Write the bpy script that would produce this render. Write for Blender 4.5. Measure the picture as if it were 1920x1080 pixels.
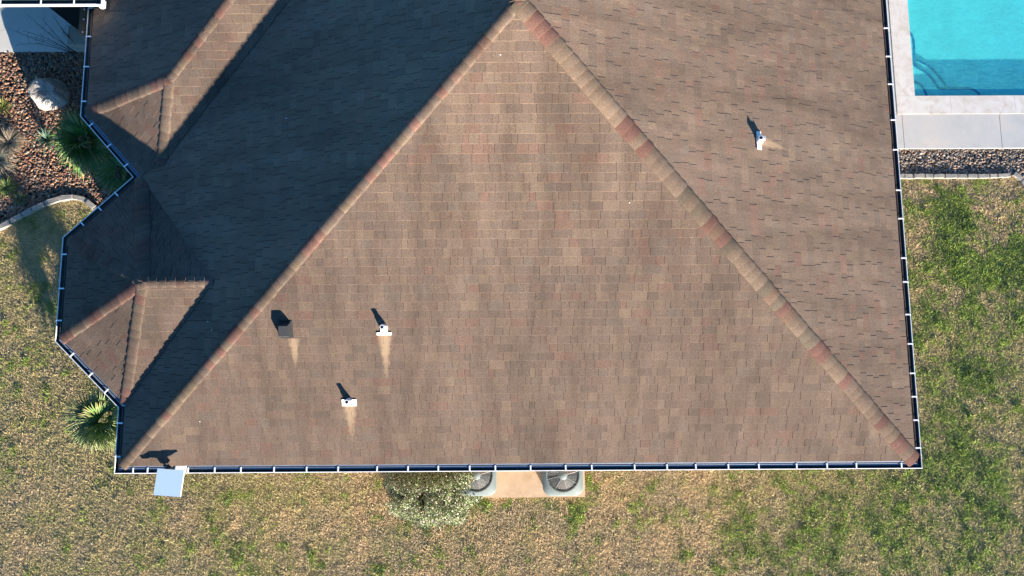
import bpy, math, random
import numpy as np
from math import sin, cos, tan, radians, pi, sqrt, atan2
from mathutils import Vector, Matrix

# ------------------------------------------------------------------ camera, world, sun, exposure
scene = bpy.context.scene
for o in list(bpy.data.objects):
    bpy.data.objects.remove(o, do_unlink=True)
col = scene.collection

CAM_LOC = Vector((6.678133, 1.632119, 11.980826))
CAM_ROT = (0.1228307, -0.0026109, -0.0060283)
FPX = 1299.48
cd = bpy.data.cameras.new('camera')
cam = bpy.data.objects.new('camera', cd)
col.objects.link(cam)
cam.location = CAM_LOC
cam.rotation_euler = CAM_ROT
cd.sensor_width = 36.0
cd.lens = FPX / 1920.0 * 36.0
cd.clip_start = 0.1
cd.clip_end = 2000.0
scene.camera = cam

SUN_AZ, SUN_EL = radians(28.0), radians(9.95)       # azimuth measured from south towards east
SUN = Vector((sin(SUN_AZ) * cos(SUN_EL), -cos(SUN_AZ) * cos(SUN_EL), sin(SUN_EL)))
world = bpy.data.worlds.new("World")
scene.world = world
world.use_nodes = True
wn = world.node_tree
wn.nodes.clear()
sky = wn.nodes.new('ShaderNodeTexSky')
sky.sky_type = 'NISHITA'
sky.sun_disc = False
sky.sun_elevation = SUN_EL
sky.sun_rotation = pi - SUN_AZ
sky.air_density = 1.0
sky.dust_density = 0.1
sky.ozone_density = 5.0
bg = wn.nodes.new('ShaderNodeBackground')
bg.inputs['Strength'].default_value = 0.072
wo = wn.nodes.new('ShaderNodeOutputWorld')
tint = wn.nodes.new('ShaderNodeMix'); tint.data_type = 'RGBA'; tint.blend_type = 'MULTIPLY'; tint.inputs[0].default_value = 1.0
tint.inputs[7].default_value = (.76, 1.06, 1.12, 1)
wn.links.new(sky.outputs[0], tint.inputs[6])
wn.links.new(tint.outputs[2], bg.inputs[0])
wn.links.new(bg.outputs[0], wo.inputs[0])

sl = bpy.data.lights.new('sun', 'SUN')
sl.energy = 5.0
sl.angle = radians(0.53)
sl.color = (1.0, 0.86, 0.71)
so = bpy.data.objects.new('sun', sl)
col.objects.link(so)
so.rotation_euler = SUN.to_track_quat('Z', 'Y').to_euler()
so.location = (20, -30, 20)

scene.view_settings.view_transform = 'Standard'
scene.view_settings.look = 'None'
scene.view_settings.exposure = 2.06
scene.view_settings.gamma = 1.0

# ------------------------------------------------------------------ helpers
ROT = cam.rotation_euler.to_matrix()
GZ = -3.0                                            # ground level; gutter lip is 0


def at(px, py, z=GZ):
    """place on the level z that the photograph shows at px, py"""
    d = ROT @ Vector(((px - 960) / FPX, -(py - 540) / FPX, -1.0))
    return CAM_LOC + d * ((z - CAM_LOC.z) / d.z)


def at2(px, py, z=GZ):
    p = at(px, py, z)
    return (p.x, p.y)


class MB:
    def __init__(s):
        s.v = []; s.f = []; s.c = []; s.cur = (1, 1, 1)

    def vert(s, p):
        s.v.append(tuple(p)); s.c.append(s.cur); return len(s.v) - 1

    def poly(s, pts):
        i = [s.vert(p) for p in pts]
        s.f.append(i)

    def box(s, lo, hi, M=None):
        x0, y0, z0 = lo; x1, y1, z1 = hi
        P = [(x0, y0, z0), (x1, y0, z0), (x1, y1, z0), (x0, y1, z0), (x0, y0, z1), (x1, y0, z1), (x1, y1, z1), (x0, y1, z1)]
        if M is not None:
            P = [M @ Vector(p) for p in P]
        b = len(s.v)
        for p in P: s.vert(p)
        for q in ((3, 2, 1, 0), (4, 5, 6, 7), (0, 1, 5, 4), (1, 2, 6, 5), (2, 3, 7, 6), (3, 0, 4, 7)):
            s.f.append([b + k for k in q])

    def prism(s, pts, z0, z1, top=True, bottom=True):
        n = len(pts); b = len(s.v)
        for p in pts: s.vert((p[0], p[1], z0))
        for p in pts: s.vert((p[0], p[1], z1))
        for i in range(n):
            j = (i + 1) % n
            s.f.append([b + i, b + j, b + n + j, b + n + i])
        if top: s.f.append([b + n + i for i in range(n)])
        if bottom: s.f.append([b + n - 1 - i for i in range(n)])

    def tube(s, pts, r, n=8, cap=True):
        """r: number or list"""
        pts = [Vector(p) for p in pts]
        rr = r if isinstance(r, (list, tuple)) else [r] * len(pts)
        b = len(s.v); up = Vector((0.13, 0.31, 0.94)).normalized()
        for k, p in enumerate(pts):
            d = (pts[min(k + 1, len(pts) - 1)] - pts[max(k - 1, 0)]).normalized()
            if abs(d.dot(up)) > .98: a = d.cross(Vector((1, 0, 0))).normalized()
            else: a = d.cross(up).normalized()
            c = d.cross(a)
            for i in range(n):
                t = 2 * pi * i / n
                s.vert(p + (a * cos(t) + c * sin(t)) * rr[k])
        for k in range(len(pts) - 1):
            for i in range(n):
                j = (i + 1) % n
                s.f.append([b + k * n + i, b + k * n + j, b + (k + 1) * n + j, b + (k + 1) * n + i])
        if cap:
            s.f.append([b + n - 1 - i for i in range(n)])
            e = b + (len(pts) - 1) * n
            s.f.append([e + i for i in range(n)])

    def lathe(s, prof, n=24, M=None, close=False):
        b = len(s.v)
        for (r, z) in prof:
            for i in range(n):
                t = 2 * pi * i / n
                p = Vector((r * cos(t), r * sin(t), z))
                s.vert(M @ p if M is not None else p)
        for k in range(len(prof) - 1):
            for i in range(n):
                j = (i + 1) % n
                s.f.append([b + k * n + i, b + k * n + j, b + (k + 1) * n + j, b + (k + 1) * n + i])

    def build(s, name, mat, parent=None, smooth=False):
        me = bpy.data.meshes.new(name)
        me.from_pydata(s.v, [], s.f)
        me.update()
        a = me.color_attributes.new('Col', 'FLOAT_COLOR', 'POINT')
        arr = np.ones((len(s.v), 4), dtype=np.float32)
        if s.v:
            arr[:, :3] = np.array(s.c, dtype=np.float32)
            a.data.foreach_set('color', arr.ravel())
        me.materials.append(mat)
        if smooth:
            me.polygons.foreach_set('use_smooth', [True] * len(me.polygons))
        o = bpy.data.objects.new(name, me)
        col.objects.link(o)
        if parent is not None:
            o.parent = parent
            o.matrix_parent_inverse = Matrix.Identity(4)
            if parent.type == 'EMPTY' or True:
                # children are modelled in world space: cancel the parent's place
                o.matrix_parent_inverse = world_of(parent).inverted()
        return o


def world_of(o):
    m = Matrix.LocRotScale(o.location, o.rotation_euler, o.scale)
    if o.parent is not None:
        return world_of(o.parent) @ o.matrix_parent_inverse @ m
    return m


def empty(name, loc=(0, 0, 0)):
    o = bpy.data.objects.new(name, None)
    o.empty_display_size = 0.2
    o.location = loc
    col.objects.link(o)
    return o


def tag(o, label=None, cat=None, group=None, kind=None):
    if label: o['label'] = label
    if cat: o['category'] = cat
    if group: o['group'] = group
    if kind: o['kind'] = kind
    return o


def srgb(r, g, b):
    f = lambda c: (c / 255 / 12.92) if c / 255 <= .04045 else ((c / 255 + .055) / 1.055) ** 2.4
    return (f(r), f(g), f(b))


def vnoise(x, y, seed=0):
    xi = np.floor(x).astype(np.int64); yi = np.floor(y).astype(np.int64)
    fx = x - xi; fy = y - yi
    fx = fx * fx * (3 - 2 * fx); fy = fy * fy * (3 - 2 * fy)

    def h(a, b):
        n = (a * 374761393 + b * 668265263 + seed * 974711) & 0x7fffffff
        n = ((n ^ (n >> 13)) * 1274126177) & 0x7fffffff
        n = n ^ (n >> 16)
        return (n & 0xffff) / 65535.0
    return (h(xi, yi) * (1 - fx) + h(xi + 1, yi) * fx) * (1 - fy) + (h(xi, yi + 1) * (1 - fx) + h(xi + 1, yi + 1) * fx) * fy


def fbm(x, y, seed=0, octs=4):
    s = 0; a = .5; t = 0
    for k in range(octs):
        s = s + a * vnoise(x * 2 ** k, y * 2 ** k, seed + k); t += a; a *= .55
    return s / t


# ------------------------------------------------------------------ materials
class NT:
    def __init__(s, name):
        s.m = bpy.data.materials.new(name); s.m.use_nodes = True
        s.t = s.m.node_tree; s.t.nodes.clear()
        s.out = s.n('ShaderNodeOutputMaterial')
        s.b = s.n('ShaderNodeBsdfPrincipled')
        s.l(s.b.outputs[0], s.out.inputs[0])
        s.b.inputs['Specular IOR Level'].default_value = 0.3

    def n(s, k, **kw):
        x = s.t.nodes.new(k)
        for a, b in kw.items(): setattr(x, a, b)
        return x

    def l(s, a, b): s.t.links.new(a, b)

    def math(s, op, a, b=None, clamp=False):
        x = s.n('ShaderNodeMath', operation=op); x.use_clamp = clamp
        for i, v in enumerate((a, b)):
            if v is None: continue
            if isinstance(v, (int, float)): x.inputs[i].default_value = v
            else: s.l(v, x.inputs[i])
        return x.outputs[0]

    def mix(s, fac, a, b, mode='MIX'):
        x = s.n('ShaderNodeMix', data_type='RGBA', blend_type=mode)
        if isinstance(fac, (int, float)): x.inputs[0].default_value = fac
        else: s.l(fac, x.inputs[0])
        for i, v in ((6, a), (7, b)):
            if isinstance(v, tuple): x.inputs[i].default_value = (*v[:3], 1)
            else: s.l(v, x.inputs[i])
        return x.outputs[2]

    def noise(s, vec, scale, detail=4, rough=.6, dist=0):
        x = s.n('ShaderNodeTexNoise')
        x.inputs['Scale'].default_value = scale; x.inputs['Detail'].default_value = detail
        x.inputs['Roughness'].default_value = rough; x.inputs['Distortion'].default_value = dist
        s.l(vec, x.inputs['Vector'])
        return x.outputs[0]

    def ramp(s, fac, stops):
        x = s.n('ShaderNodeValToRGB')
        r = x.color_ramp
        while len(r.elements) < len(stops): r.elements.new(.5)
        for e, (p, c) in zip(r.elements, stops):
            e.position = p; e.color = (*c, 1) if isinstance(c, tuple) else (c, c, c, 1)
        s.l(fac, x.inputs[0])
        return x.outputs[0]

    def coord(s): return s.n('ShaderNodeTexCoord').outputs['Object']

    def attr(s):
        x = s.n('ShaderNodeAttribute'); x.attribute_name = 'Col'
        return x.outputs['Color']

    def mapv(s, vec, scale=(1, 1, 1), loc=(0, 0, 0), rot=(0, 0, 0)):
        x = s.n('ShaderNodeMapping')
        x.inputs['Scale'].default_value = scale; x.inputs['Location'].default_value = loc; x.inputs['Rotation'].default_value = rot
        s.l(vec, x.inputs[0])
        return x.outputs[0]

    def bump(s, h, strength=.3, dist=.01):
        x = s.n('ShaderNodeBump')
        x.inputs['Strength'].default_value = strength; x.inputs['Distance'].default_value = dist
        s.l(h, x.inputs['Height']); s.l(x.outputs[0], s.b.inputs['Normal'])

    def color(s, c):
        if isinstance(c, tuple): s.b.inputs['Base Color'].default_value = (*c[:3], 1)
        else: s.l(c, s.b.inputs['Base Color'])

    def rough(s, r):
        if isinstance(r, (int, float)): s.b.inputs['Roughness'].default_value = r
        else: s.l(r, s.b.inputs['Roughness'])


def mat_simple(name, c, rough=.6, metal=0.0, nscale=0, namt=.15, bump=0):
    t = NT(name); t.rough(rough); t.b.inputs['Metallic'].default_value = metal
    if nscale:
        co = t.coord(); n = t.noise(co, nscale, 5)
        t.color(t.mix(1.0, tuple(c), t.ramp(n, [(.25, 1 - namt), (.75, 1 + namt)]), 'MULTIPLY'))
        if bump: t.bump(n, bump, .01)
    else: t.color(tuple(c))
    return t.m


def mat_attr(name, rough=.7, nscale=40, namt=.2, spec=.3, trans=0.0):
    t = NT(name); t.rough(rough); co = t.coord(); n = t.noise(co, nscale, 3)
    t.color(t.mix(1.0, t.attr(), t.ramp(n, [(.25, 1 - namt), (.75, 1 + namt)]), 'MULTIPLY'))
    t.b.inputs['Specular IOR Level'].default_value = spec
    return t.m


STAINS = []   # (x, y, half width at top, length, dir) filled below


def mat_shingle(name, along, stains=()):
    """along: 'x' when the eave runs east-west (water runs along y), 'y' the other way, 'd' diagonal"""
    t = NT(name); t.rough(.92); t.b.inputs['Specular IOR Level'].default_value = .12
    co = t.coord(); base = t.attr()
    g1 = t.noise(co, 170, 3, .8); g2 = t.noise(co, 60, 3, .75)
    c = t.mix(1.0, base, t.ramp(g1, [(.30, .42), (.5, 1.0), (.70, 1.7)]), 'MULTIPLY')
    c = t.mix(1.0, c, t.ramp(g2, [(.27, .68), (.73, 1.38)]), 'MULTIPLY')
    sc = {'x': (1.15, .22, .3), 'y': (.22, 1.15, .3), 'd': (.7, .7, .5)}[along]
    w1 = t.noise(t.mapv(co, sc), 1.25, 5, .6, .5)
    c = t.mix(1.0, c, t.ramp(w1, [(.30, .68), (.44, .88), (.6, 1.05), (.75, 1.18)]), 'MULTIPLY')
    w2 = t.noise(t.mapv(co, tuple(k * 2.5 for k in sc), (3, 7, 1)), 1.6, 4, .55, .3)
    c = t.mix(1.0, c, t.ramp(w2, [(.28, .84), (.55, 1.0), (.75, 1.1)]), 'MULTIPLY')
    if stains:
        sep = t.n('ShaderNodeSeparateXYZ'); t.l(co, sep.inputs[0])
        wob = t.math('MULTIPLY', t.math('SUBTRACT', t.noise(co, 9, 3), .5), .12)
        tot = None
        for (sx, sy, hw, ln, dr, amp) in stains:
            if dr == 's':
                a = t.math('ABSOLUTE', t.math('SUBTRACT', t.math('ADD', sep.outputs[0], wob), sx))
                d = t.math('SUBTRACT', sy, sep.outputs[1])
            else:
                sk = t.math('MULTIPLY', t.math('SUBTRACT', sep.outputs[0], sx), -.13)
                a = t.math('ABSOLUTE', t.math('SUBTRACT', t.math('ADD', sep.outputs[1], wob), t.math('ADD', sk, sy)))
                d = t.math('SUBTRACT', sep.outputs[0], sx)
            u = t.math('DIVIDE', d, ln)
            wid = t.math('MULTIPLY', t.math('SUBTRACT', 1.08, u), hw)
            m = t.math('SUBTRACT', 1.0, t.math('DIVIDE', a, t.math('MAXIMUM', wid, .001)))
            m = t.math('MULTIPLY', m, 1.5, True)
            m = t.math('MULTIPLY', m, t.math('MULTIPLY', t.math('SUBTRACT', 1.0, u), 1.6, True))
            m = t.math('MULTIPLY', m, t.math('GREATER_THAN', d, 0.0))
            m = t.math('MULTIPLY', m, amp)
            tot = m if tot is None else t.math('MAXIMUM', tot, m)
        c = t.mix(tot, c, t.mix(1.0, t.mix(.7, base, (.33, .24, .155)), t.ramp(g1, [(.25, .75), (.75, 1.3)]), 'MULTIPLY'))
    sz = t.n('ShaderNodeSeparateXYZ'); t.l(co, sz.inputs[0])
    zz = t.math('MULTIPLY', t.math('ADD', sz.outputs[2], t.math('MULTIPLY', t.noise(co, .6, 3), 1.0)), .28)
    c = t.mix(1.0, c, t.ramp(zz, [(.08, (.92, .92, .92)), (.5, (1.0, 1.0, 1.0)), (1.0, (1.42, 1.38, 1.32))] if along != 'y' else [(.08, (1.2, 1.2, 1.19)), (.5, (1.38, 1.36, 1.32)), (1.0, (1.75, 1.7, 1.6))]), 'MULTIPLY')  # the brighter 'y' stops put extra sunlight for the east slope into the colour
    t.color(c); t.bump(t.math('ADD', g1, g2), .35, .004)
    return t.m


M = {}
M['white'] = mat_simple('white_aluminium', (.78, .80, .80), .35, 0, 14, .06)
M['strap'] = mat_simple('strap_aluminium', (.86, .88, .9), .4)
M['trough'] = mat_simple('dirty_shaded_trough', (.05, .085, .085), .75, 0, 8, .5)  # dirt plus the shade inside the gutter, put into one dark colour
M['apron'] = mat_simple('apron_metal', (.14, .175, .23), .45, .3, 20, .12)  # blue of the reflected sky is put into this base colour
M['apron_brown'] = mat_simple('brown_apron_metal', (.065, .045, .038), .4, .3, 20, .12)
M['sealant'] = mat_simple('blue_grey_sealant', (.30, .42, .50), .35, .2, 30, .25, .3)
M['soffit'] = mat_simple('soffit_paint', (.55, .5, .42), .7)
M['fascia'] = mat_simple('fascia_brown', (.10, .065, .05), .7, 0, 20, .2)
M['pvc'] = mat_simple('white_pvc', (.80, .80, .78), .4)
M['dark'] = mat_simple('black_inside', (.008, .008, .009), .8)
M['ventgrey'] = mat_simple('weathered_grey_metal', (.03, .033, .036), .6, .1, 30, .15)
M['leaf'] = mat_attr('palm_leaf', .45, 30, .2, .4)
M['grass'] = mat_attr('grass_blade', .6, 30, .08, .2)
_t = M['grass'].node_tree; _b = [n for n in _t.nodes if n.type == 'BSDF_PRINCIPLED'][0]; _o = [n for n in _t.nodes if n.type == 'OUTPUT_MATERIAL'][0]
_tr = _t.nodes.new('ShaderNodeBsdfTranslucent'); _mx = _t.nodes.new('ShaderNodeMixShader'); _mx.inputs[0].default_value = .25
_t.links.new(_b.inputs['Base Color'].links[0].from_socket, _tr.inputs[0]); _t.links.new(_b.outputs[0], _mx.inputs[1]); _t.links.new(_tr.outputs[0], _mx.inputs[2]); _t.links.new(_mx.outputs[0], _o.inputs[0])
M['stone'] = mat_attr('river_stone', .55, 60, .25, .4)

# ------------------------------------------------------------------ the roof's geometry (metres, gutter lip at z = 0)
random.seed(7)
TP = tan(0.396921); G = .13
hx = lambda d: (d - G) * TP + .03
W, L = 13.634561, 18.0
yb, xb, ab = 3.152048, .680233, 1.838173
xw, yw, aw = .955055, 6.60378, 1.9611
b1, b2, e1, e2, w1 = 4.051867, 2.230116, 1.098321, 5.135776, 6.257794
PER = [(0, 0), (W, 0), (W, L), (xw - aw, L), (xw - aw, w1), (0, e2), (xb - ab, b1), (xb - ab, b2), (0, e1)]


def inset(poly, d):
    out = []; n = len(poly)
    for i in range(n):
        a = Vector(poly[i - 1]); b = Vector(poly[i]); c = Vector(poly[(i + 1) % n])
        d1 = (b - a).normalized(); d2 = (c - b).normalized()
        n1 = Vector((-d1.y, d1.x)); n2 = Vector((-d2.y, d2.x))
        k = d / (1 + n1.dot(n2))
        out.append(b + (n1 + n2) * k)
    return out


IN = [Vector((p.x, p.y, .03)) for p in inset(PER, G)]
pSW, pSE, pNE, pNW, pWW, pR2, pB1, pB2, pR1 = IN
APX = Vector((W / 2, W / 2, hx(W / 2))); APN = Vector((W / 2, L - W / 2, hx(W / 2)))
C = Vector((xb, yb, hx(ab))); RB = Vector((ab, yb, hx(ab)))
WC = Vector((xw, yw, hx(aw))); yS = yw - aw
xr = xw + 4.0; zr = hx(aw + 4.0); H = Vector((xr, yw + 4.0, zr))
xv = ((zr - .03) / TP + G + xr) / 2; EV = Vector((xv, yS + xv, hx(xv)))


def plane3(a, b, c):
    n = (b - a).cross(c - a).normalized()
    if n.z < 0: n = -n
    return n, n.dot(a)


nch, dch = plane3(pWW, pR2, WC)
nmw, dmw = plane3(pSW, APX, Vector((G, 5, .03)))
nws, dws = plane3(WC, H, EV)
A3 = Matrix((nch, nmw, nws)); VV = A3.inverted() @ Vector((dch, dmw, dws))

PAL = [((.100, .078, .058), 6), ((.118, .090, .064), 5), ((.088, .070, .055), 5), ((.108, .074, .056), 3), ((.070, .058, .048), 2.4),
       ((.122, .066, .050), 1.5), ((.135, .104, .070), 1.6), ((.084, .076, .062), 2)]
PALW = [w for _, w in PAL]


def pick_color():
    c = random.choices(PAL, PALW)[0][0]
    k = random.uniform(.93, 1.07); mu = (.119, .087, .069)
    return tuple((m + (x - m) * .36) * k for x, m in zip(c, mu))


def clip(poly, a, n):
    """keep the side of the 2-D polygon where (p-a).n >= 0"""
    out = []
    for i in range(len(poly)):
        p, q = poly[i], poly[(i + 1) % len(poly)]
        dp = (p[0] - a[0]) * n[0] + (p[1] - a[1]) * n[1]; dq = (q[0] - a[0]) * n[0] + (q[1] - a[1]) * n[1]
        if dp >= 0: out.append(p)
        if (dp >= 0) != (dq >= 0):
            t = dp / (dp - dq); out.append((p[0] + (q[0] - p[0]) * t, p[1] + (q[1] - p[1]) * t))
    return out


def ccw(poly):
    a = sum(poly[i][0] * poly[(i + 1) % len(poly)][1] - poly[(i + 1) % len(poly)][0] * poly[i][1] for i in range(len(poly)))
    return poly if a > 0 else poly[::-1]


EXPO = .143


def nn_west(pts):
    n_ = plane3(pts[0], pts[1], pts[2])[0]
    return n_.dot(SUN) < .1


def shingle_slope(name, pts, mat, parent, n=None, eave=None, holes=(), off=0.0, hs=1.0):
    hs = .4 if mat in (M['sh_w'],) or nn_west(pts) else 1.0
    """a roof slope laid with laminated shingle tabs, clipped to the slope's own outline"""
    nn = n if n is not None else plane3(pts[0], pts[1], pts[2])[0]
    u = Vector((0, 0, 1)).cross(nn).normalized()
    if u.length < .5: u = Vector((1, 0, 0))
    v = nn.cross(u)
    o = eave if eave is not None else min(pts, key=lambda p: p.z)
    face = ccw([((p - o).dot(u), (p - o).dot(v)) for p in pts])
    mb = MB()
    P = lambda a, b, h: o + u * a + v * b + nn * (h + off)
    # deck under the tabs
    mb.cur = (.03, .026, .022)
    if not holes: mb.poly([P(a, b, -.012) for a, b in face])
    gp = .003 if hs > .9 else .007
    hl = [ccw([((p - o).dot(u), (p - o).dot(v)) for p in h]) for h in holes]
    a0 = min(p[0] for p in face); a1 = max(p[0] for p in face); b1_ = max(p[1] for p in face)
    row = 0; b = 0.0
    while b < b1_:
        be = b + EXPO
        # slice of this row
        a = a0 - random.uniform(0, .3); hi = False
        rowwob = random.uniform(-.0015, .0015)
        while a < a1:
            w = random.choice((.11, .15, .18, .22, .26, .30)) if hi else random.choice((.09, .13, .17, .21, .25))
            th = (.0105 if hi else .0065) * hs
            quad = [(a, b + rowwob), (a + w - gp, b + rowwob), (a + w - gp, be + rowwob), (a, be + rowwob)]
            for i in range(len(face)):
                p, q = face[i], face[(i + 1) % len(face)]
                quad = clip(quad, p, (-(q[1] - p[1]), q[0] - p[0]))
                if len(quad) < 3: break
            pieces = [quad] if len(quad) >= 3 else []
            for h in hl:
                new = []
                for q_ in pieces:
                    rest = q_
                    for i in range(len(h)):
                        p, r = h[i], h[(i + 1) % len(h)]
                        nn2 = (-(r[1] - p[1]), r[0] - p[0])
                        outp = clip(rest, p, (-nn2[0], -nn2[1]))
                        if len(outp) >= 3: new.append(outp)
                        rest = clip(rest, p, nn2)
                        if len(rest) < 3: break
                pieces = new
            kc = pick_color(); curl = random.uniform(0, .0012)
            for quad in pieces:
                mb.cur = kc
                k = len(quad); base = len(mb.v)
                for (x, y) in quad:
                    f = (y - b) / EXPO
                    mb.vert(P(x, y, th + (1 - f) * curl - f * .0055 * hs))
                sc = mb.cur; mb.cur = tuple(c * .75 for c in sc)
                mb.cur = tuple(c * 1.08 for c in sc)  # butt edges lightened: a highlight line put into the colour
                for (x, y) in quad: mb.vert(P(x, y - (.009 if y < b + rowwob + 1e-6 else 0), -.004))
                mb.f.append([base + i for i in range(k)])
                for i in range(k):
                    j = (i + 1) % k
                    mb.f.append([base + k + i, base + k + j, base + j, base + i])
            a += w; hi = not hi if random.random() < .86 else hi
        b = be; row += 1
    return mb.build(name, mat, parent)


house = empty('house', (W / 2, 6, GZ))
tag(house, 'large house seen from above with brown asphalt shingle hip roof and white gutters', 'house')

# places of the roof vents (point on the slope)
V1 = (4.715, 2.325); V2 = (4.075, 1.235); V3 = (10.66, 5.34); V0 = (3.03, 2.27)


def hitp(px, py, n, d):
    r = ROT @ Vector(((px - 960) / FPX, -(py - 540) / FPX, -1.0))
    return CAM_LOC + r * ((d - n.dot(CAM_LOC)) / n.dot(r))


nms, dms = plane3(pSW, pSE, APX); nme, dme = plane3(pSE, pNE, APX)
q1 = hitp(720, 611.5, nms, dms); q2 = hitp(655, 750, nms, dms); q0 = hitp(537, 618, nms, dms); q3 = hitp(1421, 264, nme, dme)
st_s = [(q1.x, q1.y - .12, .13, .78, 's', .95), (q2.x + .0, q2.y - .06, .13, .66, 's', .85), (q0.x + .10, q0.y - .14, .10, .5, 's', .8)]
st_e = [(q3.x + .05, q3.y, .10, .62, 'e', .7)]
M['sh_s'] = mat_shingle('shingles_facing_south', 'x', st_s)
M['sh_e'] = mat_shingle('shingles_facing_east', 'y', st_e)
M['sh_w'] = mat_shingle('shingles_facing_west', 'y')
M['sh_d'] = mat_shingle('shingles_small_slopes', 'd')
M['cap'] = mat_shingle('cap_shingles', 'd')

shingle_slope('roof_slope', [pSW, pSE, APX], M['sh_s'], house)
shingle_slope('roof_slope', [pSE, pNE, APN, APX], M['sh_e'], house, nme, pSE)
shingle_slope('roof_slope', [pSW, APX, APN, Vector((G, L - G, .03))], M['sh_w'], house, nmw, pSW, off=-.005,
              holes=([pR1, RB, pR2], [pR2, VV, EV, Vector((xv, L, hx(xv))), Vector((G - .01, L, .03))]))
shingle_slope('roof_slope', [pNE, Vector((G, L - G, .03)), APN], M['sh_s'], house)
# bay by the south-west corner
shingle_slope('roof_slope', [pR1, RB, C], M['sh_d'], house, None, pR1, off=.007)
shingle_slope('roof_slope', [pB2, pR1, C], M['sh_d'], house)
shingle_slope('roof_slope', [pB1, pB2, C], M['sh_d'], house)
shingle_slope('roof_slope', [pR2, pB1, C], M['sh_d'], house)
shingle_slope('roof_slope', [pR2, C, RB], M['sh_d'], house, None, pR2)
# the wing further north
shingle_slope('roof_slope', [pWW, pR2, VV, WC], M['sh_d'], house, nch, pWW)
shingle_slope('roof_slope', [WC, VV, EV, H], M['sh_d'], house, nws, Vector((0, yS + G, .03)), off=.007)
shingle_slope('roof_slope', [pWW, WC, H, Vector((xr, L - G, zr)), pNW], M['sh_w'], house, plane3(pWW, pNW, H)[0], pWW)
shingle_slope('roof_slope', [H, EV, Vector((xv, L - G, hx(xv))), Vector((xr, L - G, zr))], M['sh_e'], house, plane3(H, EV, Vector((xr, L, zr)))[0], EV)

CAPPAL = [((.166, .122, .088), 8), ((.150, .110, .082), 6), ((.140, .078, .062), 5.5), ((.125, .100, .072), 3), ((.150, .100, .070), 2), ((.108, .086, .064), 1.5)]


CAPROOF = [((.118, .088, .067), 7), ((.105, .080, .064), 4), ((.126, .072, .058), 4), ((.128, .098, .070), 1.5), ((.112, .074, .058), 2)]


def cap_line(A, B, n1, n2, name='hip_cap', w=.105, lift=.022, pal=CAPPAL, ex=.15):
    """bent cap shingles lapped from A (low) to B (high)"""
    d = (B - A); ln = d.length; d = d / ln
    d1 = d.cross(n1).normalized(); d2 = d.cross(n2).normalized()
    if d1.z > 0: d1 = -d1
    if d2.z > 0: d2 = -d2
    if d1.dot(n2) > d1.dot(n1) + 9: d1, d2 = d2, d1
    up = (n1 + n2).normalized()
    mb = MB(); s0 = 0.0; r = .05; NS = 10
    last = None
    pal = CAPPAL if w > .145 else CAPROOF
    while s0 < ln - .01:
        exx = ex * random.uniform(.92, 1.08)
        c = random.choices([p[0] for p in pal], [p[1] for p in pal])[0]
        if last and random.random() < .12: c = last
        last = c
        k = random.uniform(.9, 1.1); mb.cur = tuple(x * k for x in c)
        s1 = min(s0 + exx + .03, ln + .02)
        wj = w * random.uniform(.96, 1.03); sk = random.uniform(-.012, .012)
        rows = []
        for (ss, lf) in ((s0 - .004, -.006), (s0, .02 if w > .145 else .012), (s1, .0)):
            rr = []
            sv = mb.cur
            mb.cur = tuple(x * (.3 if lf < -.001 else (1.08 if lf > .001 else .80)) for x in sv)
            for i in range(NS + 1):
                t = (i / NS * 2 - 1) * wj
                g1 = (sqrt(t * t + r * r) + t) / 2; g2 = (sqrt(t * t + r * r) - t) / 2
                edge = -.016 * (abs(t) / wj) ** 6
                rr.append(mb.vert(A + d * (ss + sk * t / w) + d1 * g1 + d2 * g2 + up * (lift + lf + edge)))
            rows.append(rr); mb.cur = sv
        for a, b in ((0, 1), (1, 2)):
            for i in range(NS):
                mb.f.append([rows[a][i], rows[a][i + 1], rows[b][i + 1], rows[b][i]])
        # side skirts
        for i in (0, NS):
            dn = d1 if i == NS else d2
            p0 = Vector(mb.v[rows[1][i]]); p1 = Vector(mb.v[rows[2][i]])
            a = mb.vert(p0 - up * .024); b = mb.vert(p1 - up * .024)
            mb.f.append([rows[1][i], rows[2][i], b, a])
        s0 += exx
    return mb.build(name, M['cap'], house)


N = lambda a, b, c: plane3(a, b, c)[0]
nbs, nbsw, nbw, nbnw, nbn = N(pR1, RB, C), N(pB2, pR1, C), N(pB1, pB2, C), N(pR2, pB1, C), N(pR2, C, RB)
nww = N(pWW, pNW, H)
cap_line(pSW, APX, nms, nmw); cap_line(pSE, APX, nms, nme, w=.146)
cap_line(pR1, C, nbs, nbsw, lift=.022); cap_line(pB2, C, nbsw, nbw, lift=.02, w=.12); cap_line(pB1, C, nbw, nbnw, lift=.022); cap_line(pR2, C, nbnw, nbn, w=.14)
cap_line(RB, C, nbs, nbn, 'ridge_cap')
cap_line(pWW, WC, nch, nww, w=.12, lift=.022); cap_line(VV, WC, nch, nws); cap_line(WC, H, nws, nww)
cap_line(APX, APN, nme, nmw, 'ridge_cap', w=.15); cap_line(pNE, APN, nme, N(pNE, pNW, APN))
cap_line(H, Vector((xr, L - G, zr)), nww, N(H, EV, Vector((xr, L, zr))), 'ridge_cap')

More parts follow.
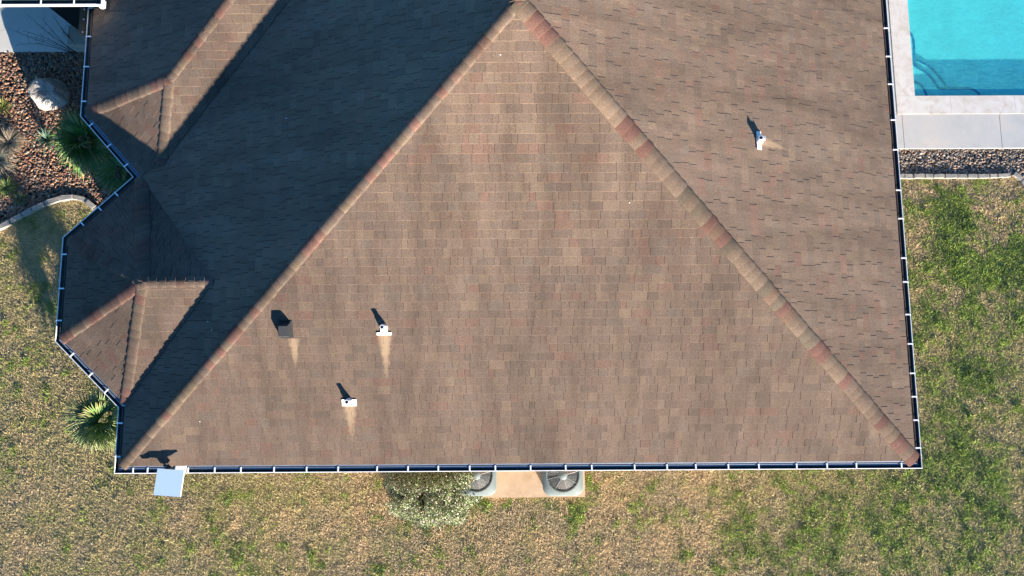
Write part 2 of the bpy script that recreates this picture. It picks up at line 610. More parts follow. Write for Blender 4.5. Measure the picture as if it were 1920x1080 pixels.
# ------------------------------------------------------------------ gutters, fascia, soffit and walls
strap_px = {
    (0, 1): [(x, 884) for x in (250, 277, 329, 353, 403, 452, 514, 575, 634, 707, 765, 822, 881, 929, 995, 1061, 1110, 1190, 1251, 1305, 1366, 1423, 1494, 1551, 1606, 1691)],
    (1, 2): [(1668, y) for y in (-40, 53, 106, 158, 225, 281, 357, 410, 484, 529, 590, 645, 700, 744, 788, 840)],
    (3, 4): [(160, y) for y in (-40, 15, 69, 125, 190)],
    (4, 5): [(169, 236), (205, 273), (239, 308)],
    (5, 6): [(216.5, 362), (186, 390), (154, 419)],
    (6, 7): [(119, 477), (115, 541), (110, 601)],
    (7, 8): [(134, 667), (168, 705), (197, 736)],
    (8, 0): [(226, 793), (222, 856)],
}


def mitred(a, b, prev, nxt, d):
    """points at inward distance d on the run a-b, mitred against its neighbours"""
    q = inset([prev, a, b, nxt], d)
    return q[1], q[2]


def gutter_run(i, j, parent, z0=0.0, per=PER, straps=None, ends=True):
    n = len(per)
    a, b, pv, nx = per[i], per[j], per[(i - 1) % n], per[(j + 1) % n]
    prof = [(0.0, -.004), (-.004, .0), (0.004, .006), (.010, .002), (.010, -.010), (.006, -.012), (.014, -.055), (.030, -.088), (.088, -.088), (.088, .0)]
    outer = [(.0, -.004), (-.004, 0), (.004, .006), (.010, .002), (.010, -.010)]
    # outer face and lip (white), trough (dark), so that each keeps its own finish
    lipprof = [(.022, -.094), (.004, -.055), (-.001, -.012), (-.001, .004), (.002, .007), (.009, .007), (.011, .004), (.011, -.008)]
    trprof = [(.011, -.008), (.007, -.016), (.012, -.055), (.030, -.086), (.088, -.086), (.088, .006)]

    def sweep(prof, mat, name, par):
        mb = MB(); A = []; B = []
        for (d, z) in prof:
            p, q = mitred(a, b, pv, nx, d)
            A.append(mb.vert((p.x, p.y, z0 + z))); B.append(mb.vert((q.x, q.y, z0 + z)))
        for k in range(len(prof) - 1): mb.f.append([A[k], B[k], B[k + 1], A[k + 1]])
        return mb.build(name, mat, par)
    g = sweep(lipprof, M['white'], 'gutter', parent)
    sweep(trprof, M['trough'], 'gutter_trough', g)
    # sloping drip apron between shingles and trough
    sweep([(.066, -.05), (.052, -.024), (.053, -.016), (G + .02, .018)], M['apron_brown' if (i, j) in ((1, 2), (3, 4), (6, 7), (8, 0), (5, 6)) else 'apron'], 'drip_edge', parent)
    sweep([(.094, .0), (.094, -.20), (.12, -.20)], M['fascia'], 'fascia', parent)
    A2, B2 = Vector(a), Vector(b); dr = (B2 - A2).normalized(); nr = Vector((-dr.y, dr.x))
    for (px, py) in (straps or []):
        p = at(px, py, z0); t = (Vector((p.x, p.y)) - A2).dot(dr)
        if i == 1 and j == 2 or (i, j) == (3, 4) or (i, j) in ((6, 7), (8, 0)):
            # run lies along y: use the y of the photo only
            t = (p.y - A2.y) / dr.y
        if (i, j) == (0, 1): t = (p.x - A2.x) / dr.x
        c = A2 + dr * t
        mb = MB()
        ang = random.uniform(-.04, .04)
        Mx = Matrix.Translation((c.x, c.y, z0)) @ Matrix.Rotation(atan2(dr.y, dr.x) + ang, 4, 'Z')
        mb.box((-.012, -.0, .0075), (.012, .096, .0115), Mx)
        mb.box((-.012, .0915, -.02), (.012, .0955, .0075), Mx)
        mb.box((-.0125, -.0025, -.018), (.0125, .0, .011), Mx)
        mb.build('gutter_strap', M['strap'], g)
    # leaf litter and grit caught in the trough
    ln_ = (B2 - A2).length; mb = MB()
    for _ in range(int(ln_ * 26)):
        s_ = random.random() * ln_
        if fbm(np.array([s_ * 1.7 + i * 9]), np.array([3.3]), 71)[0] < .45 and random.random() < .8: continue
        c = A2 + dr * s_ + nr * random.uniform(.028, .084); z = z0 + random.uniform(-.084, -.06)
        mb.cur = random.choice(((.16, .10, .05), (.24, .17, .09), (.09, .06, .04), (.32, .25, .15)))
        l_ = random.uniform(.006, .02); a_ = random.uniform(0, pi); v_ = Vector((cos(a_), sin(a_), random.uniform(-.3, .3))) * l_; w_ = Vector((-sin(a_), cos(a_), random.uniform(-.4, .4))) * l_ * .4
        p_ = Vector((c.x, c.y, z)); mb.poly([p_ - v_, p_ - w_, p_ + v_, p_ + w_])
    if ln_ < 15.5 and mb.v: tag(mb.build('leaf_litter', M['leaf'], g), kind='stuff')
    return g


for (i, j), st in strap_px.items():
    gutter_run(i, j, house, straps=st)
gutter_run(2, 3, house)


def blob(name, c, r, mat, parent, seed=0, sq=(1, 1, .5), sub=2, amp=.25, cols=None):
    import bmesh
    bm = bmesh.new(); bmesh.ops.create_icosphere(bm, subdivisions=sub, radius=1)
    rnd = random.Random(seed); off = [rnd.uniform(0, 50) for _ in range(3)]
    from mathutils import noise as mn
    mb = MB()
    if cols: mb.cur = cols
    for v in bm.verts:
        k = 1 + amp * mn.noise(v.co * 1.6 + Vector(off)) * 2 + amp * .4 * mn.noise(v.co * 4.5 + Vector(off))
        mb.vert((c[0] + v.co.x * r * sq[0] * k, c[1] + v.co.y * r * sq[1] * k, c[2] + v.co.z * r * sq[2] * k))
    mb.f = [[v.index for v in f.verts] for f in bm.faces]
    bm.free()
    return mb.build(name, mat, parent, True)


# smeared sealant in the inside corners where two gutters meet
for k, (p, s) in enumerate(((pR2, (1.15, .6, .22)), (pR1, (.75, .75, .22)), (Vector((.12, .06, 0)), (.3, .3, .1)), (Vector((W - .09, .07, 0)), (.5, .3, .1)))):
    blob('sealant_patch', (p.x - .02, p.y - (.02 if k == 0 else -.02), -.012 if k < 2 else -.03), .105, M['sealant'], house, 11 + k, s, 2, .3)

tw = NT('sandy_limestone_wall'); co = tw.coord(); br = tw.n('ShaderNodeTexBrick')
br.inputs['Scale'].default_value = 2.2; br.inputs['Color1'].default_value = (.42, .34, .24, 1); br.inputs['Color2'].default_value = (.33, .27, .2, 1); br.inputs['Mortar'].default_value = (.3, .28, .25, 1)
tw.l(tw.mapv(co, (1, 1, 1), (0, 0, 0), (pi / 2, 0, pi / 4)), br.inputs[0]); tw.color(br.outputs[0]); tw.rough(.9)
wl = inset(PER, .5)
mb = MB()
for i in range(len(wl)):
    a, b = wl[i], wl[(i + 1) % len(wl)]
    mb.poly([(a.x, a.y, GZ - .1), (b.x, b.y, GZ - .1), (b.x, b.y, -.19), (a.x, a.y, -.19)])
mb.build('wall', tw.m, house)
mb = MB(); sf = inset(PER, .105)
for i in range(len(wl)):
    j = (i + 1) % len(wl)
    mb.poly([(sf[i].x, sf[i].y, -.195), (wl[i].x, wl[i].y, -.195), (wl[j].x, wl[j].y, -.195), (sf[j].x, sf[j].y, -.195)])
mb.build('soffit', M['soffit'], house)

# windows on the south and east walls (seen only from lower viewpoints)
M['glass'] = mat_simple('window_glass', (.03, .04, .05), .08)
for (cx, cy, ax) in ((3.2, .5, 0), (11.0, .5, 0), (W - .5, 3.0, 1), (W - .5, 9.5, 1)):
    f = MB()
    R = Matrix.Translation((cx, cy, -1.5)) @ Matrix.Rotation(ax * pi / 2, 4, 'Z')
    for (lo, hi) in (((-.65, -.05, -.7), (-.57, .03, .7)), ((.57, -.05, -.7), (.65, .03, .7)), ((-.57, -.05, .62), (.57, .03, .7)), ((-.57, -.05, -.7), (.57, .03, -.62)), ((-.03, -.045, -.62), (.03, .03, .62))):
        f.box(lo, hi, R)
    fo = f.build('window', M['white'], house)
    g_ = MB(); g_.box((-.57, -.02, -.62), (.57, -.005, .62), R); g_.build('window_pane', M['glass'], fo)

# ------------------------------------------------------------------ vents on the roof
def frame_at(p, n, down):
    z = n.normalized(); y = (-down - z * (-down).dot(z)).normalized(); x = y.cross(z)
    return Matrix.Translation(p) @ Matrix((x, y, z)).transposed().to_4x4()


def vent_pipe(p, n, down, fl=(.125, .15, .02), h=.19, lean=(0, 0), twin=False, lab=None):
    F = frame_at(p, n, down)
    root = empty('vent_pipe', p); root.parent = house; root.matrix_parent_inverse = world_of(house).inverted()
    if lab: root['label'] = lab
    mb = MB(); fx, fy, fu = fl
    mb.box((-fx, -fy, .018), (fx, fu, .024), F)
    mb.box((-fx, -fy - .002, .006), (fx, -fy, .0235), F)
    # boot collar: cone round the pipe's foot, upright pipe
    upl = F.inverted().to_3x3() @ Vector((0, 0, 1))
    pts = [Vector((0, -.02, .0)), Vector((0, -.02, .02)) + upl * .05, Vector((0, -.02, .02)) + upl * .10]
    mb.tube([F @ q for q in pts], [.062, .056, .044], 16)
    if fu < 0: mb.box((-.055, fu, .008), (.055, -.02, .024), F)
    mb.build('flashing', M['pvc'], root)
    b = F @ Vector((0, -.02, .02)); top = b + Vector((lean[0], lean[1], h))
    ro, ri = .037, .024
    pm = MB()
    prof_o = [b + (top - b) * k for k in (0.1, .5, 1)]
    pm.tube(prof_o, ro, 18, False)
    d = (top - b).normalized(); a = d.orthogonal().normalized(); c = d.cross(a)
    n_ = 18; o_ = [pm.vert(top + (a * cos(2 * pi * i / n_) + c * sin(2 * pi * i / n_)) * ro) for i in range(n_)]
    i_ = [pm.vert(top + (a * cos(2 * pi * i / n_) + c * sin(2 * pi * i / n_)) * ri) for i in range(n_)]
    for i in range(n_):
        j = (i + 1) % n_; pm.f.append([o_[i], o_[j], i_[j], i_[i]])
    pm.build('pipe', M['pvc'], root)
    im = MB(); im.tube([top - d * .002, top - d * .11], ri, 18, True); im.f.pop(-2)
    im.build('pipe_bore', M['dark'], root)
    if twin:
        t = MB(); q = b + Vector((.045, .012, .0)); e = q + Vector((0, 0, .085))
        t.tube([q, e], .03, 14); t.build('short_pipe', M['pvc'], root)
        t = MB(); t.tube([e + Vector((0, 0, .0005)), e + Vector((0, 0, .002))], .018, 14); t.build('pipe_bore', M['dark'], root)
    return root


vent_pipe(q1, nms, Vector((0, -1, 0)), (.118, .142, -.10), .165, (0, 0), lab='white vent pipe with a low narrow flashing, upper of the two on the south slope')
vent_pipe(q2, nms, Vector((0, -1, 0)), (.12, .095, .02), .17, (0, 0), lab='white vent pipe with a wide flashing nearest the long gutter')
vent_pipe(q3, nme, Vector((1, 0, 0)), (.15, .05, .04), .14, (-.03, -.0), True, 'white vent pipe on the slope beside the pool')

for px, py, (n_, d_) in ((375, 790, (nms, dms)), (938, 103, (nms, dms)), (537, 222, (nmw, dmw)), (390, 603, (nmw, dmw)), (397, 619, (nmw, dmw)), (285, 85, (nmw, dmw)), (1180, 380, (nms, dms))):
    p = hitp(px, py, n_, d_)
    blob('bird_dropping', (p.x, p.y, p.z + .012), .011, M['pvc'], house, px, (1, .8, .3), 1, .4)

# dark box vent
F = frame_at(q0, nms, Vector((0, -1, 0)))
bv = empty('box_vent', q0); bv.parent = house; bv.matrix_parent_inverse = world_of(house).inverted()
mb = MB(); mb.box((-.12, -.13, .016), (.11, .15, .022), F); mb.build('vent_flange', M['ventgrey'], bv)
mb = MB()
top = [(-.075, -.05, .17), (.075, -.05, .17), (.07, .11, .155), (-.07, .11, .155)]
bot = [(-.095, -.115, .022), (.095, -.115, .022), (.085, .13, .022), (-.085, .13, .022)]
mid = [(-.085, -.10, .10), (.085, -.10, .10), (.08, .125, .10), (-.08, .125, .10)]
for lo, hi in ((bot, mid), (mid, top)):
    for i in range(4):
        j = (i + 1) % 4
        mb.poly([F @ Vector(lo[i]), F @ Vector(lo[j]), F @ Vector(hi[j]), F @ Vector(hi[i])])
mb.poly([F @ Vector(p) for p in top])
mb.build('vent_hood', M['ventgrey'], bv)
mb = MB(); mb.box((-.07, -.119, .03), (.07, -.112, .075), F); mb.build('vent_louvre', M['dark'], bv)

# ------------------------------------------------------------------ covered entry roof at the north-west (its white gutter and posts)
E0 = at(190, 9, .35); EY = E0.y
EPER = [(-9.0, EY), (E0.x, EY), (E0.x, EY + 7), (-9.0, EY + 7)]


def porch():
    lip = MB()
    prof = [(0.025, -.10), (.005, -.06), (0, 0), (.0, .012), (.014, .012), (.014, -.02), (.02, -.085), (.10, -.085), (.10, .02)]
    a = E0.x
    for (mat, nm, pr) in ((M['white'], 'gutter', prof[:6]), (M['trough'], 'gutter_trough', prof[5:])):
        mb = MB(); A = []; B = []
        for d, z in pr:
            A.append(mb.vert((-9.0, EY + d, .35 + z))); B.append(mb.vert((a, EY + d, .35 + z)))
        for k in range(len(pr) - 1): mb.f.append([A[k], B[k], B[k + 1], A[k + 1]])
        if nm == 'gutter':
            mb.box((a - .0, EY - .012, .25), (a + .02, EY + .11, .365))
            mb.box((a - .06, EY - .02, .245), (a - .0, EY + .0, .372))
            gg = mb.build(nm, mat, house)
        else: mb.build(nm, mat, gg)
    for px in (-60, 1, 77, 139):
        p = at(px, 4, .36)
        s_ = MB(); s_.box((p.x - .013, EY + .0, .363), (p.x + .013, EY + .11, .367)); s_.build('gutter_strap', M['strap'], gg)
    # roof slopes of the entry: south slope and east end
    z = lambda y: .37 + (y - EY - .10) * TP
    s0, s1 = Vector((-9, EY + .10, .37)), Vector((a - .02, EY + .10, .37))
    r0, r1 = Vector((-9, EY + 3.5, z(EY + 3.5))), Vector((a - .02, EY + 3.5, z(EY + 3.5)))
    shingle_slope('roof_slope', [s0, s1, r1, r0], M['sh_s'], house, plane3(s0, s1, r1)[0], s0)
    n0, n1 = Vector((-9, EY + 6.9, .37)), Vector((a - .02, EY + 6.9, .37))
    shingle_slope('roof_slope', [n0, n1, r1, r0], M['sh_s'], house, plane3(n0, n1, r1)[0], n0)
    gm = MB(); gm.poly([(a - .03, EY + .12, .1), (a - .03, EY + 6.88, .1), (a - .03, EY + 6.88, .34), (a - .03, EY + 3.5, z(EY + 3.5) - .03), (a - .03, EY + .12, .34)])
    gm.box((-9, EY + .12, .15), (a - .03, EY + .15, .34)); gm.build('gable_wall', M['soffit'], house)
porch()

# porch beam with three small lamps, and an unidentified dark block below it
mb = MB()
pts = [at2(152, -20, -.5), at2(164, -20, -.5), at2(159, 70, -.5), at2(147, 61, -.5)]
mb.prism(ccw(pts), -.75, -.5); bm_ = mb.build('porch_beam', mat_simple('brown_beam', (.16, .115, .08), .7, 0, 12, .15), house)
for (px, py) in ((161, 17), (160, 36), (158, 60)):
    p = at(px - 3, py, -.49); l = MB(); l.box((p.x - .012, p.y - .012, -.5), (p.x + .012, p.y + .012, -.485)); l.build('eave_light_clip', M['strap'], bm_)
scr = MB(); pts = [at2(82, 6, -2.2), at2(152, 6, -2.2), at2(147.5, 56, -2.2), at2(133, 46, -2.2)]
scr.prism(ccw(pts), -2.95, -2.2)
so_ = scr.build('porch_block', mat_simple('black_porch_metal', (.018, .016, .015), .5, .2), None)
tag(so_, 'black angular block standing on the entry slab beside the brown porch beam', 'cabinet')
pm = MB(); p = at(142, 68, -2.6); pm.box((p.x - .12, p.y - .2, -2.95), (p.x + .35, p.y + .2, -2.6)); pm.box((p.x - .14, p.y - .22, -2.6), (p.x + .37, p.y + .22, -2.55))
pm.build('pillar_base', mat_simple('pale_limestone', (.42, .38, .31), .8, 0, 10, .2), house)

# ------------------------------------------------------------------ ground, slabs, pool
PX0 = at(1712, 182).x; PY0 = at(1712, 182, GZ + .08).y; PX0 = at(1706, 90, GZ + .08).x
PX1 = PX0 + 5.2; PY1 = PY0 + 9.0

t = NT('soil_and_thatch'); co = t.coord()
n1 = t.noise(co, 1.1, 6, .6, .4); n2 = t.noise(co, 26, 6, .75); n3 = t.noise(co, 90, 3, .7)
c = t.ramp(n1, [(.3, (.20, .21, .08)), (.5, (.34, .28, .14)), (.7, (.44, .34, .19))])
c = t.mix(1.0, c, t.ramp(n2, [(.3, .6), (.7, 1.25)]), 'MULTIPLY'); c = t.mix(1.0, c, t.ramp(n3, [(.3, .7), (.7, 1.2)]), 'MULTIPLY')
t.color(c); t.rough(.95); t.bump(t.math('ADD', n2, n3), .9, .03)
M['soil'] = t.m
mb = MB(); R_ = 400.0
for (x0, y0, x1, y1) in ((-R_, -R_, R_, PY0), (-R_, PY1, R_, R_), (-R_, PY0, PX0, PY1), (PX1, PY0, R_, PY1)):
    mb.poly([(x0, y0, GZ), (x1, y0, GZ), (x1, y1, GZ), (x0, y1, GZ)])
tag(mb.build('ground', M['soil']), kind='structure')

t = NT('pool_deck_concrete'); co = t.coord()
n1 = t.noise(co, .9, 5, .6, .3); n2 = t.noise(co, 60, 5, .8); n3 = t.noise(co, 6, 5, .7, 1)
c = t.ramp(n1, [(.3, (.41, .42, .405)), (.5, (.50, .50, .475)), (.7, (.58, .54, .48))])
c = t.mix(1.0, c, t.ramp(n2, [(.3, .92), (.7, 1.05)]), 'MULTIPLY'); c = t.mix(1.0, c, t.ramp(n3, [(.2, .72), (.33, .97), (.7, 1.03)]), 'MULTIPLY')
t.color(c); t.rough(.75); t.bump(n2, .25, .004)
M['deck'] = t.m
t = NT('coping_concrete'); co = t.coord(); n1 = t.noise(co, 3.2, 6, .65, 1.2); n2 = t.noise(co, 45, 5, .8)
c = t.ramp(n1, [(.28, (.42, .34, .25)), (.38, (.56, .52, .46)), (.6, (.66, .64, .60))])
c = t.mix(1.0, c, t.ramp(n2, [(.3, .93), (.7, 1.04)]), 'MULTIPLY'); t.color(c); t.rough(.7); t.bump(n2, .2, .003)
M['coping'] = t.m
DZ = GZ + .08
yd = at(1800, 278, DZ).y; xd0 = at(1672, 60, DZ).x
xj = at(1696, 240, DZ).x
mb = MB(); cw = .40
XE, YE = 24.0, 20.0
# deck slabs with open saw joints between them
yc = PY0 - cw
jx = [at(1694, 250, DZ).x, at(1877, 250, DZ).x, at(1877, 250, DZ).x + 2.4, XE]
xs = [xd0 - .9] + jx
for a, b in zip(xs[:-1], xs[1:]):
    mb.box((a + .006, yd, GZ - .05), (b - .006, yc - .006, DZ))
ys = [yc, at(1690, 60, DZ).y, PY0 + 4.2, PY0 + 6.4, YE]
for a, b in zip(ys[:-1], ys[1:]):
    mb.box((xd0 - .9, a + .006, GZ - .05), (PX0 - cw - .006, b - .006, DZ))
    mb.box((PX1 + cw + .006, a + .006, GZ - .05), (XE, b - .006, DZ))
mb.box((xd0 - .9, yd + .02, GZ - .06), (XE, yc, DZ - .018))
mb.box((xd0 - .9, yc, GZ - .06), (PX0 - .05, YE, DZ - .018))
tag(mb.build('pool_deck', M['deck']), kind='structure')
# coping stones
mb = MB()
def brk(a, b, n):
    k = [a]
    while k[-1] < b: k.append(k[-1] + random.uniform(.8, 1.15) * n)
    k[-1] = b; return k
k = brk(PX0 - cw, PX1 + cw, 1.3)
for a, b in zip(k[:-1], k[1:]):
    mb.box((a + .002, PY0 - cw, GZ - .05), (b - .002, PY0 + .025, DZ + .008))
    mb.box((a + .002, PY1, GZ - .05), (b - .002, PY1 + cw, DZ + .008))
k = brk(PY0 + .027, PY1, 1.4)
for a, b in zip(k[:-1], k[1:]):
    mb.box((PX0 - cw, a + .002, GZ - .05), (PX0 + .025, b - .002, DZ + .008))
    mb.box((PX1, a + .002, GZ - .05), (PX1 + cw, b - .002, DZ + .008))
tag(mb.build('pool_coping', M['coping']), kind='structure')

WZ = GZ + .055
t = NT('pool_plaster'); co = t.coord(); n = t.noise(co, 2, 4); t.color(t.mix(1.0, (.56, .70, .68), t.ramp(n, [(.3, .88), (.7, 1.06)]), 'MULTIPLY')); t.rough(.8)
M['plaster'] = t.m
M['bluetile'] = mat_simple('blue_tile', (.006, .10, .33), .3, 0, 40, .35)
ysh = at(1800, 103, GZ - .4).y
mb = MB()
for q in ([(PX0, PY0), (PX1, PY0)], [(PX1, PY0), (PX1, PY1)], [(PX1, PY1), (PX0, PY1)], [(PX0, PY1), (PX0, PY0)]):
    (x0, y0), (x1, y1) = q
    mb.poly([(x1, y1, GZ - 2), (x0, y0, GZ - 2), (x0, y0, DZ - .005), (x1, y1, DZ - .005)])
mb.box((PX0, PY0, GZ - 2), (PX1, PY1, WZ - .155))  # floor built unnaturally shallow, shaped to set where the wall's shadow falls
tag(mb.build('pool_basin', M['plaster']), kind='structure')


def smooth_path(pts, n=6):
    out = []
    P_ = [pts[0]] + list(pts) + [pts[-1]]
    for i in range(1, len(P_) - 2):
        a, b, c_, d = P_[i - 1], P_[i], P_[i + 1], P_[i + 2]
        for k in range(n):
            t_ = k / n
            out.append(tuple(.5 * ((2 * b[j]) + (-a[j] + c_[j]) * t_ + (2 * a[j] - 5 * b[j] + 4 * c_[j] - d[j]) * t_ ** 2 + (-a[j] + 3 * b[j] - 3 * c_[j] + d[j]) * t_ ** 3) for j in range(2)))
    out.append(tuple(pts[-1])); return out


def step(pix, z, corner, smooth=True):
    pts = []
    for seg in pix: pts += smooth_path([at2(px, py, z) for px, py in seg])[(1 if pts else 0):]
    poly = pts + corner
    s_ = MB(); s_.prism(ccw(poly), GZ - 2, z); o = s_.build('pool_step', M['plaster']); tag(o, kind='structure')
    s_ = MB()
    for i in range(len(pts) - 1):
        a = Vector(pts[i]); b = Vector(pts[i + 1]); d = (b - a)
        if d.length < 1e-5: continue
        nn = Vector((-d.y, d.x)).normalized() * .028; e = d.normalized() * .004
        a2, b2_ = a - e, b + e
        s_.poly([(*(a2 - nn), z + .004), (*(b2_ - nn), z + .004), (*(b2_ + nn), z + .004), (*(a2 + nn), z + .004)])
    so2 = s_.build('tile_line', M['bluetile'], o)


cs = [(PX0 + .001, PY0 + .001)]
step([[(1707, 151), (1722, 156), (1732, 167), (1739, 185)]], WZ - .045, cs)
step([[(1698, 57), (1708, 64), (1713, 80), (1714, 122)], [(1714, 123), (1734, 135), (1748, 148), (1760, 166)], [(1761, 166), (1785, 166), (1818, 166), (1832, 173), (1841, 186)]], WZ - .08, cs)
step([[(1700, 108), (1722, 114), (1745, 127), (1762, 146), (1773, 163), (1775, 190)]], WZ - .115, cs)
# the water: a rippled, slightly milky sheet
t = NT('pool_water_surface'); t.t.nodes.remove(t.b); co = t.coord()
r1 = t.noise(t.mapv(co, (1, 2.6, 1), rot=(0, 0, -.35)), 9, 3, .6, .4); r2 = t.noise(co, 30, 2)
bp = t.n('ShaderNodeBump'); bp.inputs['Strength'].default_value = .25; bp.inputs['Distance'].default_value = .02
t.l(t.math('ADD', r1, t.math('MULTIPLY', r2, .3)), bp.inputs['Height'])
tr = t.n('ShaderNodeBsdfTransparent'); tr.inputs[0].default_value = (.40, .97, .985, 1)
df = t.n('ShaderNodeBsdfDiffuse'); df.inputs[0].default_value = (.16, .92, .88, 1); t.l(bp.outputs[0], df.inputs['Normal'])
gl = t.n('ShaderNodeBsdfGlossy'); gl.inputs['Roughness'].default_value = .06; t.l(bp.outputs[0], gl.inputs['Normal'])
lw = t.n('ShaderNodeLayerWeight'); t.l(bp.outputs[0], lw.inputs['Normal']); fr = t.math('ADD', t.math('MULTIPLY', t.math('POWER', lw.outputs['Facing'], 5.0), .8), .025)
m1 = t.n('ShaderNodeMixShader'); t.l(t.ramp(r1, [(.38, .11), (.62, .20)]), m1.inputs[0]); t.l(tr.outputs[0], m1.inputs[1]); t.l(df.outputs[0], m1.inputs[2])
m2 = t.n('ShaderNodeMixShader'); t.l(fr, m2.inputs[0]); t.l(m1.outputs[0], m2.inputs[1]); t.l(gl.outputs[0], m2.inputs[2])
t.l(m2.outputs[0], t.out.inputs[0])
mb = MB(); mb.poly([(PX0, PY0, WZ), (PX1, PY0, WZ), (PX1, PY1, WZ), (PX0, PY1, WZ)])
tag(mb.build('water', t.m), kind='structure')

# entry slab and air-conditioner pad
t = NT('entry_concrete'); co = t.coord(); n1 = t.noise(co, .8, 5, .6, .4); n2 = t.noise(co, 40, 5, .8)
c = t.mix(1.0, t.ramp(n1, [(.3, (.56, .57, .54)), (.7, (.70, .70, .66))]), t.ramp(n2, [(.3, .9), (.7, 1.06)]), 'MULTIPLY'); t.color(c); t.rough(.85); t.bump(n2, .2, .004)
ye = at(60, 97, GZ + .05).y
mb = MB(); mb.box((-16, ye, GZ - .05), (.4, ye + 2.4, GZ + .05)); mb.box((-16, ye + 2.412, GZ - .05), (.4, ye + 8, GZ + .05))
tag(mb.build('path', t.m), kind='structure')
t = NT('tan_pad_concrete'); co = t.coord(); n1 = t.noise(co, 5, 5, .7, .4); n2 = t.noise(co, 70, 5, .8)
c = t.mix(1.0, t.ramp(n1, [(.3, (.50, .36, .23)), (.7, (.66, .49, .33))]), t.ramp(n2, [(.3, .85), (.7, 1.1)]), 'MULTIPLY'); t.color(c); t.rough(.9); t.bump(n2, .3, .004)
p0 = at(884, 933, GZ + .1); p1 = at(1097, 932, GZ + .1)
mb = MB(); mb.box((p0.x, p1.y + .0, GZ - .03), (p1.x, .45, GZ + .1))
pad = mb.build('equipment_pad', t.m)
tag(pad, 'tan concrete pad under the two air conditioners beside the long gutter', 'slab')

# ------------------------------------------------------------------ air conditioners
M['acpaint'] = mat_simple('grey_green_paint', (.17, .21, .205), .5, 0, 9, .08)
M['acwire'] = mat_simple('grille_wire', (.30, .33, .33), .5)
M['acin'] = mat_simple('dark_coil', (.035, .035, .035), .8)
M['blade'] = mat_simple('fan_blade_metal', (.50, .36, .26), .5, .2)


def rounded(w, r, n=6):
    out = []
    for cx, cy, a0 in ((w - r, w - r, 0), (-w + r, w - r, pi / 2), (-w + r, -w + r, pi), (w - r, -w + r, 1.5 * pi)):
        for k in range(n + 1):
            a = a0 + pi / 2 * k / n; out.append((cx + r * cos(a), cy + r * sin(a)))
    return out


